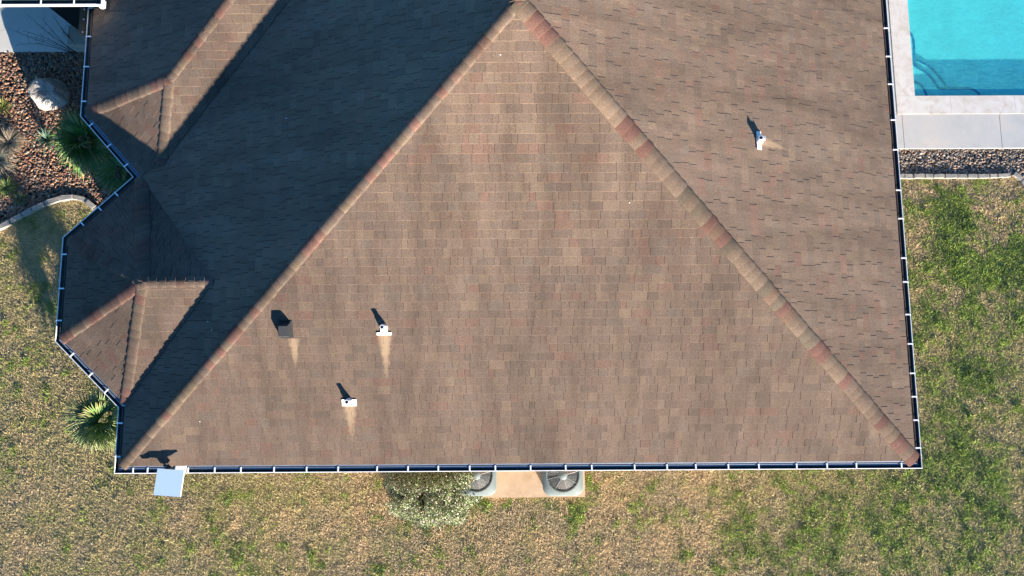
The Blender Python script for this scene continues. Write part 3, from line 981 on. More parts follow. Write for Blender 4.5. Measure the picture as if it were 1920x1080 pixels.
def aircon(x, y, rot, label):
    root = empty('air_conditioner', (x, y, GZ + .1)); root.rotation_euler = (0, 0, rot)
    tag(root, label, 'air conditioner', 'air conditioners on the pad')
    Mx = Matrix.Translation((x, y, GZ + .1)) @ Matrix.Rotation(rot, 4, 'Z')
    hw, hh = .39, .78
    ring = rounded(hw, .16)
    mb = MB(); n = len(ring)
    zs = [0.02]
    # louvred sides
    z = .06
    prof = [(1.0, .0), (1.0, .06)]
    while z < hh - .08:
        prof += [(.985, z), (1.0, z + .018), (1.0, z + .026), (.985, z + .03)]; z += .034
    prof += [(1.0, hh - .06), (1.0, hh - .02), (.985, hh)]
    b = 0
    for (s, z) in prof:
        for (px, py) in ring: mb.vert(Mx @ Vector((px * s, py * s, z)))
    for k in range(len(prof) - 1):
        for i in range(n):
            j = (i + 1) % n; mb.f.append([k * n + i, k * n + j, (k + 1) * n + j, (k + 1) * n + i])
    mb.build('cabinet', M['acpaint'], root)
    # top cover: rounded square outside, round opening inside, raised rim
    mb = MB(); N_ = 56; R0 = .315
    def sq(a, w, r):
        # radius of the rounded square along angle a
        dx, dy = cos(a), sin(a); best = 9
        lo, hi = 0, w * 1.6
        for _ in range(30):
            m = (lo + hi) / 2; X, Y = abs(dx * m), abs(dy * m)
            ins = X <= w and Y <= w and not (X > w - r and Y > w - r and (X - w + r) ** 2 + (Y - w + r) ** 2 > r * r)
            lo, hi = (m, hi) if ins else (lo, m)
        return lo
    rings = []
    for kind, z in (('o', hh - .03), ('o', hh + .008), ('o2', hh + .02), ('i3', hh + .022), ('i2', hh + .035), ('i', hh + .03), ('i', hh - .05)):
        rr = []
        for i in range(N_):
            a = 2 * pi * i / N_
            rad = {'o': sq(a, hw + .012, .17), 'o2': sq(a, hw + .0, .16), 'i3': max(R0 + .02, min(sq(a, hw - .03, .15), R0 + .03)), 'i2': R0 + .01, 'i': R0}[kind]
            rr.append(mb.vert(Mx @ Vector((rad * cos(a), rad * sin(a), z))))
        rings.append(rr)
    for A, B in zip(rings[:-1], rings[1:]):
        for i in range(N_):
            j = (i + 1) % N_; mb.f.append([A[i], A[j], B[j], B[i]])
    mb.build('top_cover', M['acpaint'], root, True)
    mb = MB(); mb.lathe([(R0 - .002, hh - .05), (R0 - .002, hh - .35)], 40, Mx); mb.lathe([(R0, hh - .35), (.001, hh - .35)], 40, Mx); mb.build('fan_shroud', M['acin'], root)
    # wire grille: concentric rings and bent spokes
    mb = MB()
    r = .085
    while r < R0 - .005:
        zz = hh + .045 - .03 * (r / R0) ** 2
        mb.tube([Mx @ Vector((r * cos(2 * pi * i / 40), r * sin(2 * pi * i / 40), zz)) for i in range(41)], .0032, 4, False); r += .02
    for k in range(8):
        a = k * pi / 4 + .25
        mb.tube([Mx @ Vector((q * cos(a), q * sin(a), hh + .049 - .03 * (q / R0) ** 2)) for q in (.06, .14, .22, R0)], .0042, 5, False)
    mb.build('fan_grille', M['acwire'], root)
    mb = MB(); mb.lathe([(.0005, hh + .054), (.08, hh + .052), (.086, hh + .044), (.086, hh + .036)], 28, Mx); mb.build('hub_plate', M['acpaint'], root, True)
    for k in range(3):
        mb = MB(); a0 = k * 2 * pi / 3 + .5; P_ = []
        for i, (q, w0, w1_) in enumerate(((.05, -.3, .3), (.14, -.42, .40), (.23, -.42, .46), (.285, -.28, .42))):
            P_.append([mb.vert(Mx @ Vector((q * cos(a0 + w0 + (w1_ - w0) * s_), q * sin(a0 + w0 + (w1_ - w0) * s_), hh - .06 - .07 * s_))) for s_ in (0, .25, .5, .75, 1)])
        for A, B in zip(P_[:-1], P_[1:]):
            for i in range(4): mb.f.append([A[i], A[i + 1], B[i + 1], B[i]])
        mb.build('fan_blade', M['blade'], root, True)
    return root


pz = GZ + .1 + .8
pa = at(1055.5, 891, pz); pb = at(893, 891, pz)
aircon(pa.x, pa.y, 0.0, 'grey air conditioner at the right end of the tan pad, its fan showing')
aircon(pb.x, pb.y, .0, 'grey air conditioner partly hidden behind the pale leafy shrub')

# ------------------------------------------------------------------ solar panel light clamped to the long gutter
pc = at(317, 905, .22)
sp = empty('solar_panel', (at(318, 880, 0).x, .04, 0))
tag(sp, 'small square solar panel on an arm clamped to the gutter at its left end', 'solar panel')
Sx = Matrix.Translation(pc) @ Matrix.Rotation(radians(5), 4, Vector((-cos(SUN_AZ), -sin(SUN_AZ), 0))) @ Matrix.Rotation(radians(-4), 4, 'Z')
t = NT('solar_cover_glass'); t.color((.84, .97, .95)); t.rough(.5)  # pale colour stands in for the sky mirrored in the cover
mb = MB(); mb.box((-.227, -.212, -.002), (.227, .212, .0095), Sx); mb.build('panel_face', t.m, sp)
mb = MB()
for lo, hi in (((-.225, -.21, -.02), (-.216, .21, -.0025)), ((.216, -.21, -.02), (.225, .21, -.0025)), ((-.216, -.21, -.02), (.216, -.201, -.0025)), ((-.216, .201, -.02), (.216, .21, -.0025)), ((-.216, -.201, -.02), (.216, .201, -.006))):
    mb.box(lo, hi, Sx)
mb.build('panel_frame', M['white'], sp)
mb = MB(); base = Vector((at(317.5, 880, .0).x, .045, .02))
mb.tube([base, base + Vector((0, .0, .10)), Vector((pc.x + .02, pc.y + .06, .15)), pc - Vector((0, 0, .02))], .022, 8)
mb.build('arm', M['dark'], sp)
mb = MB(); mb.box((base.x - .045, -.0 + .012, -.05), (base.x + .04, .10, .06)); mb.build('clamp', M['dark'], sp)
mb = MB(); mb.box((pc.x - .07, pc.y - .03, .12), (pc.x + .06, pc.y + .09, .195)); mb.build('battery_box', M['dark'], sp)
mb = MB(); b2x = at(339, 880, .03).x; mb.box((b2x - .09, .02, .013), (b2x + .085, .125, .034)); mb.build('mounting_plate', M['white'], sp)

# ------------------------------------------------------------------ lawn: ground sheet plus real blades
def np_mesh(name, V, F, Cc, mat, parent=None, smooth=False):
    """V (n,3) F (m,3 or 4) Cc (n,3)"""
    me = bpy.data.meshes.new(name)
    k = F.shape[1]
    me.vertices.add(len(V)); me.vertices.foreach_set('co', V.astype(np.float32).ravel())
    me.loops.add(F.size); me.loops.foreach_set('vertex_index', F.astype(np.int32).ravel())
    me.polygons.add(len(F)); me.polygons.foreach_set('loop_start', np.arange(0, F.size, k, dtype=np.int32)); me.polygons.foreach_set('loop_total', np.full(len(F), k, dtype=np.int32))
    if smooth: me.polygons.foreach_set('use_smooth', np.ones(len(F), dtype=bool))
    me.update(calc_edges=True); me.validate()
    a = me.color_attributes.new('Col', 'FLOAT_COLOR', 'POINT')
    arr = np.ones((len(V), 4), dtype=np.float32); arr[:, :3] = Cc; a.data.foreach_set('color', arr.ravel())
    me.materials.append(mat)
    o = bpy.data.objects.new(name, me); col.objects.link(o)
    if parent is not None:
        o.parent = parent; o.matrix_parent_inverse = world_of(parent).inverted()
    return o


rng = np.random.default_rng(5)


def in_poly(x, y, poly):
    r = np.zeros(len(x), bool); n = len(poly)
    for i in range(n):
        x0, y0 = poly[i][:2]; x1, y1 = poly[(i + 1) % n][:2]
        c = ((y0 > y) != (y1 > y)) & (x < (x1 - x0) * (y - y0) / (y1 - y0 + 1e-12) + x0)
        r ^= c
    return r


# border of the stone bed west of the house (lawn lies south of it)
edgeL = [at2(px, py) for px, py in ((-260, 520), (-120, 468), (-40, 440), (2, 426), (30, 408), (66, 388), (100, 374), (130, 368), (152, 372), (166, 379), (180, 393), (215, 430))]
bedL = edgeL + [(.55, at(215, 430).y), (.55, ye), (edgeL[0][0], ye)]
yk0 = at(1800, 331).y
edgeR = [at2(px, py) for px, py in ((1660, 329), (1900, 327), (1916, 335), (1926, 350), (1945, 366), (2100, 372))]
bedR = [(xd0 - .9, yk0), *[p for p in edgeR[1:]], (XE, edgeR[-1][1]), (XE, yd + .0), (xd0 - .9, yd + .0)]

green_spots = [(1790, 395, .34, 1), (1800, 425, .28, 1), (1815, 515, .40, .8), (1775, 490, .35, .6), (1890, 500, .42, 1.1), (1850, 500, .3, .6), (1905, 470, .3, .8), (1745, 345, .2, .6), (1830, 560, .3, .6), (1750, 600, .25, .45), (1840, 720, .6, .5), (1780, 850, .5, .45), (1900, 620, .4, .5),
               (1105, 905, .22, 1.3), (1085, 955, .22, 1.1), (1075, 985, .16, .9), (1040, 945, .2, .9), (960, 945, .25, .8), (905, 950, .25, .8), (700, 960, .2, .5), (1285, 1045, .2, 1.2), (1180, 960, .15, .5), (1000, 970, .15, .5),
               (30, 610, .3, .9), (70, 680, .3, .8), (90, 765, .16, .6), (75, 540, .2, .5), (100, 580, .15, .6), (40, 560, .2, .5), (15, 470, .15, .3), (400, 1010, .2, .4), (60, 860, .2, .3), (1500, 1030, .4, .35), (1650, 980, .5, .35), (1400, 940, .3, .35), (20, 690, .2, .8), (710, 1070, .2, .8), (470, 1060, .2, .5), (1850, 960, .5, .4), (1700, 700, .3, .3)]
GS = [(*at2(a, b), r, w) for a, b, r, w in green_spots]


def lawn_cols(x, y):
    n = len(x)
    big = fbm(x * .9 + 40, y * .9 + 11, 3); mid = fbm(x * 3.1 + 9, y * 3.1 + 5, 21); fin = fbm(x * 9 + 3, y * 9 + 77, 33, 3)
    g = (fin - .5) * 1.7 + (mid - .5) * 1.3 + (big - .5) * .8 - .36
    ef = np.clip((x - 8.5) / 5.0, 0, 1); g = g + .40 * ef
    g = g - .03 * np.clip((.8 - x) / 1.5, 0, 1)
    for (sx, sy, r, w) in GS:
        d2 = ((x - sx) ** 2 + (y - sy) ** 2) / (r * r); g = g + w * np.exp(-d2) * (.35 + 1.0 * fin)
    g = g + rng.normal(0, .09, n)
    gm = np.clip(g * 2.4 + .14, 0, 1)[:, None]
    u = rng.random(n)[:, None]
    straw = np.array((.76, .57, .32)) * (1 - u) + np.array((.60, .46, .27)) * u
    grey = np.array((.46, .40, .28)) * (1 - u) + np.array((.38, .33, .20)) * u
    gg = np.clip((fbm(x * 2.3 + 70, y * 2.3 + 1, 55) - .47) * 5 + .3 + .35 * np.clip((5 - x) / 5, 0, 1), 0, 1)[:, None]
    dry = straw * (1 - .55 * gg) + grey * .55 * gg
    ok_ = np.clip(.40 * np.clip((4.5 - x) / 3, 0, 1) + .75 * np.clip((x - 10.0) / 3.5, 0, 1) * np.clip((6.5 - y) / 4.0, 0, 1) + (mid - .5) * 1.2, 0, .85)[:, None]
    olive = np.array((.52, .49, .15)) * (1 - u) + np.array((.40, .38, .17)) * u
    dry = dry * (1 - ok_) + olive * ok_
    green = np.array((.18, .31, .055)) * (1 - u) + np.array((.42, .50, .11)) * u
    dk = np.array((.07, .13, .045))
    gd = np.clip((fbm(x * 5 + 7, y * 5 + 2, 91) - .5) * 4 + .35, 0, 1)[:, None]
    green = green * (1 - gd) + (dk * .6 + green * .4) * gd
    c = dry * (1 - gm) + green * gm
    return c * (0.84 + .24 * rng.random(n)[:, None]), gm[:, 0]


def blades(name, x, y, colr, gm, mat, h0=.035, h1=.072, w=.0032, z=GZ, lean=1.0):
    n = len(x)
    a = rng.random(n) * 2 * pi; b = rng.random(n) * 2 * pi
    up = rng.uniform(.08, .6, n) * (1 + .5 * gm)
    hl = rng.uniform(h0, h1, n) * (1 + .25 * gm)
    ww = w * rng.uniform(.6, 1.5, n)
    dx, dy = np.cos(a), np.sin(a)
    horiz = hl * np.sqrt(np.clip(1 - np.clip(up, 0, .95) ** 2, .05, 1)); vz = hl * np.clip(up, 0, .95)
    B = np.stack([x, y, np.full(n, z)], 1)
    side = np.stack([-dy * ww, dx * ww, rng.normal(0, .3, n) * ww], 1)
    mid = B + np.stack([dx * horiz * .45, dy * horiz * .45, vz * .75], 1)
    tip = B + np.stack([dx * horiz, dy * horiz, vz * rng.uniform(.5, 1.05, n)], 1)
    V = np.stack([B - side, B + side, mid + side * .9, mid - side * .9, tip], 1).reshape(-1, 3)
    k = np.arange(n)[:, None] * 5
    F = np.concatenate([k + np.array([[0, 1, 2]]), k + np.array([[0, 2, 3]]), k + np.array([[3, 2, 4]])], 0)
    sh = np.repeat(colr, 5, 0)
    return np_mesh(name, V, F, sh, mat)


def scatter(x0, x1, y0, y1, dens):
    n = int((x1 - x0) * (y1 - y0) * dens)
    return rng.uniform(x0, x1, n), rng.uniform(y0, y1, n)


X = []; Y = []
for rect in ((-6.5, 19.0, -3.7, .55, 4200), (W - .6, 19.0, .55, 6.0, 4200), (-6.5, .6, .55, 6.2, 4200)):
    a, b = scatter(*rect); X.append(a); Y.append(b)
X = np.concatenate(X); Y = np.concatenate(Y)
keep = ~in_poly(X, Y, bedL)
keep &= ~((X > p0.x) & (X < p1.x) & (Y > p1.y) & (Y < .6))
keep &= ~in_poly(X, Y, [(p.x, p.y) for p in inset(PER, .6)])
keep &= (fbm(X * 14, Y * 14, 61, 2) > rng.random(len(X)) * .42 + .03)
keep &= Y < yk0 + .0 + 20 * (X < 5)
X, Y = X[keep], Y[keep]
cc, gm = lawn_cols(X, Y)
tag(blades('grass', X, Y, cc, gm, M['grass']), kind='stuff')
# longer tufts in clumps
cx, cy = [], []
for k in range(2200):
    px, py = rng.uniform(-6.4, 18.8), rng.uniform(-3.6, 6)
    if 0.2 < px < W - .3 and py > .3: continue
    m = rng.integers(25, 60); cx.append(rng.normal(px, .035, m)); cy.append(rng.normal(py, .035, m))
cx = np.concatenate(cx); cy = np.concatenate(cy)
kk = ~in_poly(cx, cy, bedL) & ~in_poly(cx, cy, [(p.x, p.y) for p in inset(PER, .6)]) & ~((cx > p0.x - .03) & (cx < p1.x + .03) & (cy > p1.y - .03) & (cy < .6)) & (cy < yk0)
cx, cy = cx[kk], cy[kk]; cc, gm = lawn_cols(cx, cy)
tag(blades('grass_tufts', cx, cy, cc, gm, M['grass'], .05, .10, .005), kind='stuff')

# ------------------------------------------------------------------ river stones
import bmesh
bm = bmesh.new(); bmesh.ops.create_icosphere(bm, subdivisions=2, radius=1); SV = np.array([v.co[:] for v in bm.verts]); SF = np.array([[v.index for v in f.verts] for f in bm.faces]); bm.free()
M['bed'] = mat_simple('dark_bed_soil', (.045, .035, .028), .95, 0, 40, .4, .5)


def stones(name, poly, dens, s0, s1, pal, pw, zjit=.02):
    xs = [p[0] for p in poly]; ys_ = [p[1] for p in poly]
    x0, x1, y0, y1 = max(min(xs), -6.2), min(max(xs), 19.6), min(ys_), min(max(ys_), 12)
    n = int((x1 - x0) * (y1 - y0) * dens); x = rng.uniform(x0, x1, n); y = rng.uniform(y0, y1, n)
    k = in_poly(x, y, poly) & ~in_poly(x, y, [(p.x, p.y) for p in inset(PER, .7)]); x, y = x[k], y[k]; n = len(x)
    s = rng.uniform(s0, s1, n) ** 1.0
    sc = np.stack([s * rng.uniform(.8, 1.5, n), s * rng.uniform(.6, 1.0, n), s * rng.uniform(.4, .7, n)], 1)
    a = rng.random(n) * pi; ca, sa = np.cos(a), np.sin(a)
    tl = rng.normal(0, .35, n)
    jit = 1 + .10 * rng.normal(0, 1, (n, len(SV), 1)) * .5
    V = SV[None] * sc[:, None, :] * jit
    # tilt then turn
    ct, st = np.cos(tl)[:, None], np.sin(tl)[:, None]
    vy = V[..., 1] * ct - V[..., 2] * st; vz = V[..., 1] * st + V[..., 2] * ct
    vx = V[..., 0] * ca[:, None] - vy * sa[:, None]; vy2 = V[..., 0] * sa[:, None] + vy * ca[:, None]
    V = np.stack([vx + x[:, None], vy2 + y[:, None], vz + (GZ + .012 + rng.random(n) * zjit + s * .3)[:, None]], -1).reshape(-1, 3)
    F = (SF[None] + (np.arange(n) * len(SV))[:, None, None]).reshape(-1, 3)
    ci = rng.choice(len(pal), n, p=np.array(pw) / sum(pw)); c = np.array(pal)[ci] * rng.uniform(.6, 1.1, (n, 1))
    o = np_mesh(name, V, F, np.repeat(c, len(SV), 0), M['stone'], smooth=True)
    return tag(o, kind='stuff')


for poly, nm in ((bedL, 'bed'), (bedR, 'bed')):
    mb = MB(); mb.poly([(p[0], p[1], GZ + .004) for p in ccw(poly)]); tag(mb.build('stone_bed_soil', M['bed']), kind='structure')
stones('river_stones', bedL, 1350, .014, .034, [(.26, .145, .085), (.32, .20, .12), (.20, .10, .065), (.15, .12, .10), (.38, .30, .22), (.10, .08, .065), (.25, .12, .07)], [3, 2.5, 2.4, 2, 1, 1.6, 2])
stones('river_stones', bedR, 1500, .014, .034, [(.15, .12, .095), (.26, .205, .155), (.09, .08, .07), (.34, .26, .19), (.19, .175, .16), (.28, .16, .09), (.42, .38, .33)], [3, 2.2, 2, 1.6, 2, 1.1, .7])

# ------------------------------------------------------------------ edging stones, one by one
t = NT('cut_limestone'); co = t.coord(); n1 = t.noise(co, 9, 5, .7); n2 = t.noise(co, 60, 4, .7)
c = t.mix(1.0, t.ramp(n1, [(.3, (.24, .23, .205)), (.7, (.36, .34, .295))]), t.ramp(n2, [(.3, .85), (.7, 1.08)]), 'MULTIPLY'); t.color(c); t.rough(.9); t.bump(n1, .4, .01)
M['lime'] = t.m


def edging(path, length, width, label, group, hgt=.10, start=0):
    # walk the path and lay blocks
    P_ = [Vector(p) for p in smooth_path(path, 8)]
    acc = [0.0]
    for a, b in zip(P_[:-1], P_[1:]): acc.append(acc[-1] + (b - a).length)
    def pt(s_):
        s_ = max(0, min(s_, acc[-1] - 1e-6)); i = max(k for k in range(len(acc) - 1) if acc[k] <= s_)
        return P_[i].lerp(P_[i + 1], (s_ - acc[i]) / (acc[i + 1] - acc[i] + 1e-9))
    s_ = start
    while s_ < acc[-1] - .1:
        ln = length * random.uniform(.75, 1.2); s2 = min(s_ + ln, acc[-1]); g_ = .008
        mb = MB(); ns = 4; top = []; bt = []
        h = hgt * random.uniform(.9, 1.1); w0 = width * random.uniform(.88, 1.08)
        L_, R2 = [], []
        for k in range(ns + 1):
            q = s_ + g_ + (s2 - s_ - 2 * g_) * k / ns
            c0 = pt(q); d = (pt(q + .02) - pt(q - .02)).normalized(); nn = Vector((-d.y, d.x))
            L_.append(c0 + nn * (w0 / 2 + random.uniform(-.006, .006))); R2.append(c0 - nn * (w0 / 2 + random.uniform(-.006, .006)))
        poly = ccw([(p.x, p.y) for p in L_] + [(p.x, p.y) for p in R2[::-1]])
        cxm = sum(p[0] for p in poly) / len(poly); cym = sum(p[1] for p in poly) / len(poly)
        inn = [((p[0] - cxm) * .955 + cxm, (p[1] - cym) * .92 + cym) for p in poly]
        n_ = len(poly)
        for z, pp in ((GZ - .03, poly), (GZ + h - .012, poly), (GZ + h + random.uniform(-.003, .003), inn)):
            for p in pp: mb.vert((p[0], p[1], z + (random.uniform(-.003, .003) if z > GZ else 0)))
        for r_ in range(2):
            for i in range(n_):
                j = (i + 1) % n_; mb.f.append([r_ * n_ + i, r_ * n_ + j, (r_ + 1) * n_ + j, (r_ + 1) * n_ + i])
        mb.f.append([2 * n_ + i for i in range(n_)])
        o = mb.build('edging_stone', M['lime'])
        tag(o, label, 'edging stone', group)
        s_ = s2


edging([at2(px, py, GZ + .1) for px, py in ((-75, 455), (-35, 440), (2, 424), (30, 408), (66, 389), (100, 375), (130, 369), (152, 372), (168, 382), (185, 399))], .30, .11,
       'pale stone block in the curved edging around the stone bed left of the house', 'edging stones curving round the left stone bed')
edging([at2(px, py, GZ + .08) for px, py in ((1675, 330), (1740, 330), (1800, 330), (1850, 330), (1897, 328))], .24, .095,
       'pale stone block in the straight edging between the pool stone strip and the lawn', 'edging stones along the strip by the pool deck', .08)
edging([at2(px, py, GZ + .08) for px, py in ((1903, 324), (1915, 334), (1926, 350), (1943, 364), (1970, 371), (2040, 373))], .20, .095,
       'pale stone block where the edging bends down at the right edge of the photo', 'edging stones of the bend by the pool strip', .08)

# ------------------------------------------------------------------ boulder
bz = at(80, 168, GZ + .35)
t = NT('grey_limestone_boulder'); co = t.coord(); n1 = t.noise(co, 3.2, 6, .65, .6); n2 = t.noise(co, 22, 6, .75); 
c = t.ramp(n1, [(.30, (.36, .29, .18)), (.44, (.38, .36, .33)), (.6, (.50, .50, .48)), (.8, (.56, .55, .52))])
c = t.mix(1.0, c, t.ramp(n2, [(.30, .38), (.44, .9), (.7, 1.12)]), 'MULTIPLY'); t.color(c); t.rough(.9); t.bump(t.math('ADD', n2, n1), 1.0, .06)
from mathutils import noise as mn
bm = bmesh.new(); bmesh.ops.create_icosphere(bm, subdivisions=5, radius=1); mb = MB()
for v in bm.verts:
    d = v.co.copy()
    # flattened facets: cut the ball with a few planes
    r = 1.0
    for (nx, ny, nz, dd) in ((.1, -.1, 1, .80), (-.75, .5, .35, .86), (-.8, -.5, .3, .84), (.75, .55, .35, .80), (.45, -.85, .4, .76), (-.1, -1, .25, .88), (.95, -.1, .4, .86), (0, 1, .3, .82)):
        n_ = Vector((nx, ny, nz)).normalized(); q = d.dot(n_)
        if q > 1e-3: r = min(r, dd / q)
    r *= 1 + .05 * mn.noise(d * 3) + .03 * mn.noise(d * 8 + Vector((3, 1, 2))) + .015 * mn.noise(d * 20)
    p = Vector((d.x * r * .43, d.y * r * .38, d.z * r * .38))
    mb.vert((bz.x + p.x, bz.y + p.y, GZ + .12 + p.z))
mb.f = [[v.index for v in f.verts] for f in bm.faces]; bm.free()
tag(mb.build('boulder', t.m, None, True), 'grey rough boulder lying in the stone bed below the entry slab', 'boulder')


# ------------------------------------------------------------------ plants
def frond(root_p, az, el, plen, L_, nleaf, spread, colr, tipc, droop=.35, wid=.011, seed=0, name='frond', parent=None):
    rnd = random.Random(seed); mb = MB()
    d = Vector((cos(az) * cos(el), sin(az) * cos(el), sin(el)))
    tip = root_p + d * plen; side = Vector((-sin(az), cos(az), 0)); up = side.cross(d) * -1
    mb.cur = tuple(c * .9 for c in colr); mb.tube([root_p, root_p + d * plen * .5 + Vector((0, 0, .01)), tip], [.009, .007, .006], 5, False)
    for k in range(nleaf):
        a = (k / (nleaf - 1) - .5) * spread
        ld = (d * cos(a) + side * sin(a)).normalized()
        ll = L_ * (.72 + .28 * cos(a * .8)) * rnd.uniform(.9, 1.08)
        ls = ld.cross(up).normalized(); lift = (1 if k % 2 else -1) * .004
        dr = droop * rnd.uniform(.6, 1.5)
        pts = []
        for s_ in (0, .3, .62, 1.0):
            p = tip + ld * ll * s_ * (1 - .12 * dr * s_) + up * (lift * (1 - s_)) - Vector((0, 0, dr * ll * s_ ** 2.2))
            pts.append(p)
        ws = (wid * .45, wid, wid * .75, .0006)
        tc = tipc if rnd.random() < .8 else (.45, .36, .16)
        prev = None
        for i, p in enumerate(pts):
            f = i / 3; mb.cur = tuple(colr[j] * (1 - f ** 2) + tc[j] * f ** 2 for j in range(3))
            kk = rnd.uniform(.85, 1.1) if i == 0 else kk
            mb.cur = tuple(x * kk for x in mb.cur)
            tw_ = ls * ws[i]; fold = up * ws[i] * .55
            cur = (mb.vert(p - tw_ + fold), mb.vert(p), mb.vert(p + tw_ + fold))
            if prev:
                mb.f.append([prev[0], prev[1], cur[1], cur[0]]); mb.f.append([prev[1], prev[2], cur[2], cur[1]])
            prev = cur
    return mb.build(name, M['leaf'], parent)


def fan_palm(base, crown_h, n, label, colr, tipc, L_=.42, plen=.38, azr=(0, 2 * pi), seed=1, spread=3.3, elr=(-.1, 1.0), group=None, nleaf=30):
    rnd = random.Random(seed)
    root = empty('fan_palm', base); tag(root, label, 'palm', group)
    c = Vector(base) + Vector((0, 0, crown_h))
    mb = MB(); mb.cur = (.09, .065, .045)
    mb.tube([Vector(base) - Vector((0, 0, .05)), Vector(base) + Vector((.02, .01, crown_h * .5)), c], [.085, .075, .05], 10); mb.build('trunk', M['leaf'], root)
    for k in range(n):
        az = azr[0] + (azr[1] - azr[0]) * (k + rnd.uniform(-.3, .3)) / n
        el = rnd.uniform(*elr)
        frond(c + Vector((rnd.uniform(-.03, .03), rnd.uniform(-.03, .03), 0)), az, el, plen * rnd.uniform(.75, 1.15), L_ * rnd.uniform(.85, 1.1), nleaf, spread * rnd.uniform(.85, 1.05), tuple(x * rnd.uniform(.8, 1.2) for x in colr), tipc, rnd.uniform(.15, .5), .0155, seed * 100 + k, 'frond', root)
    return root


GR = (.035, .13, .03); GT = (.12, .22, .05)
pA = at(160, 264, GZ + .6)
fan_palm((pA.x, pA.y, GZ), .5, 26, 'large green fan palm in the stone bed beside the boulder, against the slanting gutter', GR, GT, .60, .26, seed=3, elr=(-.1, 1.35))
pC = at(222, 318, GZ + .5)
fan_palm((pC.x, pC.y, GZ), .30, 9, 'small green fan palm in the corner where two slanting gutters meet', (.035, .14, .04), (.10, .2, .06), .46, .2, seed=8)
pD = at(204, 785, GZ + .6)
fan_palm((pD.x, pD.y, GZ), .55, 22, 'sunlit fan palm with pale yellow leaf tips by the lower left roof corner', (.05, .135, .03), (.26, .28, .10), .62, .32, (0, pi * 2), seed=5, elr=(-.15, 1.3))


def strap_plant(px, py, label, colr, tipc, n=46, L_=.34, w=.011, seed=0, z=GZ, name='yucca', cat='yucca', droop=.5, group=None, up=(.15, 1.2)):
    rnd = random.Random(seed); b = at(px, py, z + .1); base = Vector((b.x, b.y, z))
    root = empty(name, base); tag(root, label, cat, group)
    mb = MB()
    for k in range(n):
        az = rnd.uniform(0, 2 * pi); el = rnd.uniform(*up); ll = L_ * rnd.uniform(.6, 1.1)
        d = Vector((cos(az) * cos(el), sin(az) * cos(el), sin(el))); side = Vector((-sin(az), cos(az), 0)); upv = d.cross(side)
        k_ = rnd.uniform(.7, 1.3); mix_ = rnd.random(); prev = None
        for i, s_ in enumerate((0, .35, .7, 1)):
            p = base + Vector((0, 0, .05)) + d * ll * s_ - Vector((0, 0, droop * ll * s_ ** 2.4 * cos(el))); p.z = max(p.z, z + .02)
            f = s_ ** 1.5; mb.cur = tuple((colr[j] * (1 - f) + tipc[j] * f) * k_ for j in range(3))
            ww = w * (.8, 1, .7, .08)[i]
            cur = (mb.vert(p - side * ww + upv * ww * .4), mb.vert(p), mb.vert(p + side * ww + upv * ww * .4))
            if prev: mb.f.append([prev[0], prev[1], cur[1], cur[0]]); mb.f.append([prev[1], prev[2], cur[2], cur[1]])
            prev = cur
    mb.build('leaves', M['leaf'], root)
    mb = MB(); mb.cur = (.12, .09, .06); mb.tube([base - Vector((0, 0, .03)), base + Vector((0, 0, .09))], [.05, .03], 8); mb.build('stem', M['leaf'], root)
    return root


strap_plant(88, 262, 'blue green yucca with stiff narrow leaves between the boulder and the large palm', (.05, .12, .08), (.12, .2, .14), 70, .42, .012, 1)
strap_plant(4, 200, 'yellow green spiky plant at the left edge level with the boulder', (.10, .14, .03), (.36, .34, .10), 60, .42, .009, 2, name='spiky_plant', cat='plant')
strap_plant(16, 268, 'dry grey brown grass clump left of the yucca', (.20, .17, .12), (.34, .28, .20), 260, .55, .006, 3, name='dry_grass_clump', cat='ornamental grass', up=(0, .8))
strap_plant(-4, 300, 'grey grass clump with pale arching blades at the left edge below the brown clump', (.16, .16, .12), (.36, .32, .24), 240, .58, .006, 4, name='dry_grass_clump', cat='ornamental grass', up=(0, .8))
strap_plant(12, 352, 'green weedy clump just above the curved edging at the left edge', (.07, .14, .03), (.24, .27, .07), 150, .36, .006, 5, name='weed_clump', cat='plant', up=(0, 1.0))
strap_plant(36, 372, 'low olive weed clump touching the top of the curved edging', (.09, .11, .03), (.22, .20, .08), 110, .26, .005, 6, name='weed_clump', cat='plant', up=(0, 1.0))

# bare twiggy shrub leaning over the entry slab
rnd = random.Random(4)
b0 = at(152, 96, GZ + .1); root = empty('bare_shrub', (b0.x, b0.y, GZ)); tag(root, 'leafless shrub with long thin dark twigs leaning over the entry slab', 'shrub')
M['twig'] = mat_simple('dark_twig', (.06, .045, .035), .8)
for k, (ex, ey) in enumerate(((6, 50), (45, 58), (52, 28), (78, 33), (100, 30), (112, 50), (30, 84), (62, 70), (125, 64), (88, 60))):
    hz_ = rnd.uniform(.5, 1.1)
    e = at(ex, ey, GZ + hz_); s0_ = Vector((b0.x + rnd.uniform(-.25, .05), b0.y + rnd.uniform(-.05, .1), GZ)); m = s0_.lerp(e, .5) + Vector((rnd.uniform(-.05, .05), rnd.uniform(-.05, .05), .16))
    mb = MB(); path = [s0_, s0_.lerp(m, .55) + Vector((0, 0, .04)), m, m.lerp(e, .5) + Vector((0, 0, .03)), e]
    mb.tube(path, [.007, .006, .005, .0035, .002], 5)
    for j in range(7):
        q = m.lerp(e, rnd.uniform(-.3, 1)); d = Vector((rnd.uniform(-1, 1), rnd.uniform(-1, 1), rnd.uniform(-.2, .6))) * .14
        mb.tube([q, q + d * .6, q + d + Vector((0, 0, .02))], [.0028, .002, .0012], 4)
        for _ in range(3):
            r_ = q + d * rnd.uniform(.4, 1); s_ = .012
            mb.poly([r_ + Vector((rnd.uniform(-s_, s_), rnd.uniform(-s_, s_), rnd.uniform(-.005, .005))) for _ in range(3)])
    mb.build('branch', M['twig'], root)

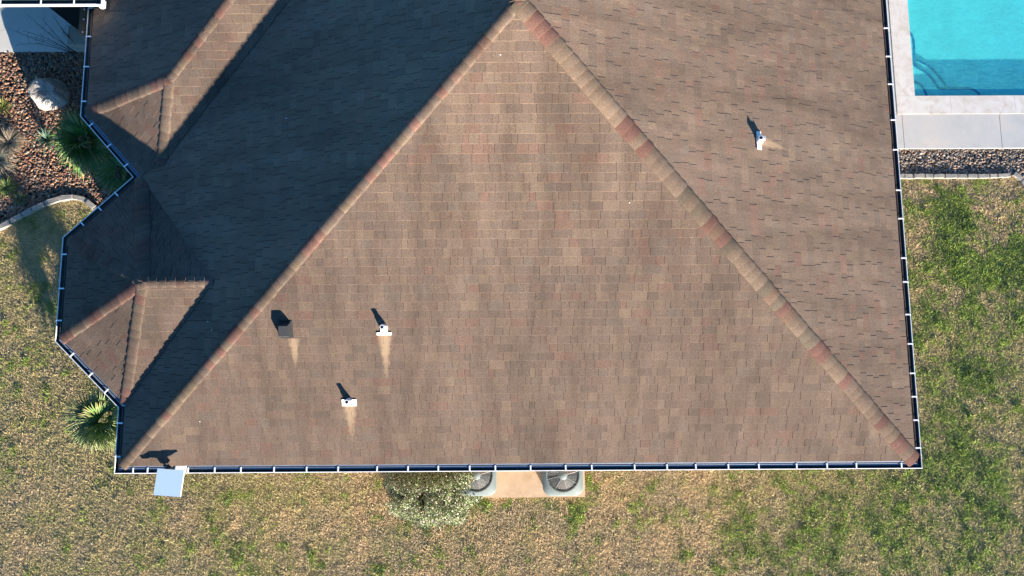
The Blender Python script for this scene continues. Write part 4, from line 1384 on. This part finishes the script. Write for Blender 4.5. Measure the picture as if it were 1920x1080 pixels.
# pale leafed shrub by the air conditioner
sb = at(812, 917, GZ + .4); shr = empty('pale_shrub', (sb.x, sb.y, GZ)); tag(shr, 'rounded shrub with small pale grey green leaves beside the equipment pad', 'shrub')
n = 75000
u = rng.normal(0, 1, (n, 3)); u /= np.linalg.norm(u, axis=1)[:, None]; u[:, 2] = np.abs(u[:, 2])
lump = fbm(u[:, 0] * 3 + 5 + u[:, 2], u[:, 1] * 3 + 9, 17, 3)
r = (.62 + .66 * lump) * rng.uniform(.2, 1.0, n) ** .5
P_ = np.stack([u[:, 0] * r * 1.02, u[:, 1] * r * .68, u[:, 2] * r * 1.3], 1)
# gaps: drop leaves where a 3-D-ish noise is low
hole = fbm(P_[:, 0] * 7 + 30, P_[:, 1] * 7 + P_[:, 2] * 3 + 4, 29, 2)
P_ = P_[hole > .36]; n = len(P_)
q_ = at(866, 897, GZ + .9); m_ = 9000; v_ = rng.normal(0, 1, (m_, 3)); v_ /= np.linalg.norm(v_, axis=1)[:, None]
v_ = v_ * rng.uniform(.3, 1, (m_, 1)) ** .5 * np.array((.27, .26, .34)) * (.75 + .5 * rng.random((m_, 1))) + np.array((q_.x - sb.x, q_.y - sb.y + .08, .70))
P_ = np.concatenate([P_, v_]); n = len(P_)
P_ += np.array((sb.x, sb.y - .08, GZ + .06)); P_[:, 2] = np.maximum(P_[:, 2], GZ + .03)
a = rng.normal(0, 1, (n, 3)); a[:, 2] = np.abs(a[:, 2]) * .6; a /= np.linalg.norm(a, axis=1)[:, None]
b = np.cross(a, rng.normal(0, 1, (n, 3))); b /= np.linalg.norm(b, axis=1)[:, None]
ln = rng.uniform(.018, .036, (n, 1)); wd = ln * .4
V = np.stack([P_, P_ + a * ln * .55 + b * wd, P_ + a * ln * 1.2, P_ + a * ln * .55 - b * wd], 1).reshape(-1, 3)
F = (np.arange(n)[:, None] * 4 + np.array([[0, 1, 2, 3]]))
pal = np.array([(.40, .38, .28), (.50, .42, .34), (.20, .26, .11), (.13, .19, .06), (.30, .30, .20)]); cc = pal[rng.choice(5, n, p=(.11, .14, .28, .34, .13))] * rng.uniform(.8, 1.2, (n, 1))
np_mesh('foliage', V, F, np.repeat(cc, 4, 0), M['leaf'], shr)
for k in range(26):
    i = rng.integers(0, n); e = Vector(P_[i]); s0_ = Vector((sb.x + rng.normal(0, .05), sb.y + rng.normal(0, .05), GZ - .02))
    mb = MB(); mb.cur = (.11, .085, .06); m = s0_.lerp(e, .5) + Vector((0, 0, .06)); mb.tube([s0_, m, e], [.009, .006, .002], 5); mb.build('branch', M['leaf'], shr)
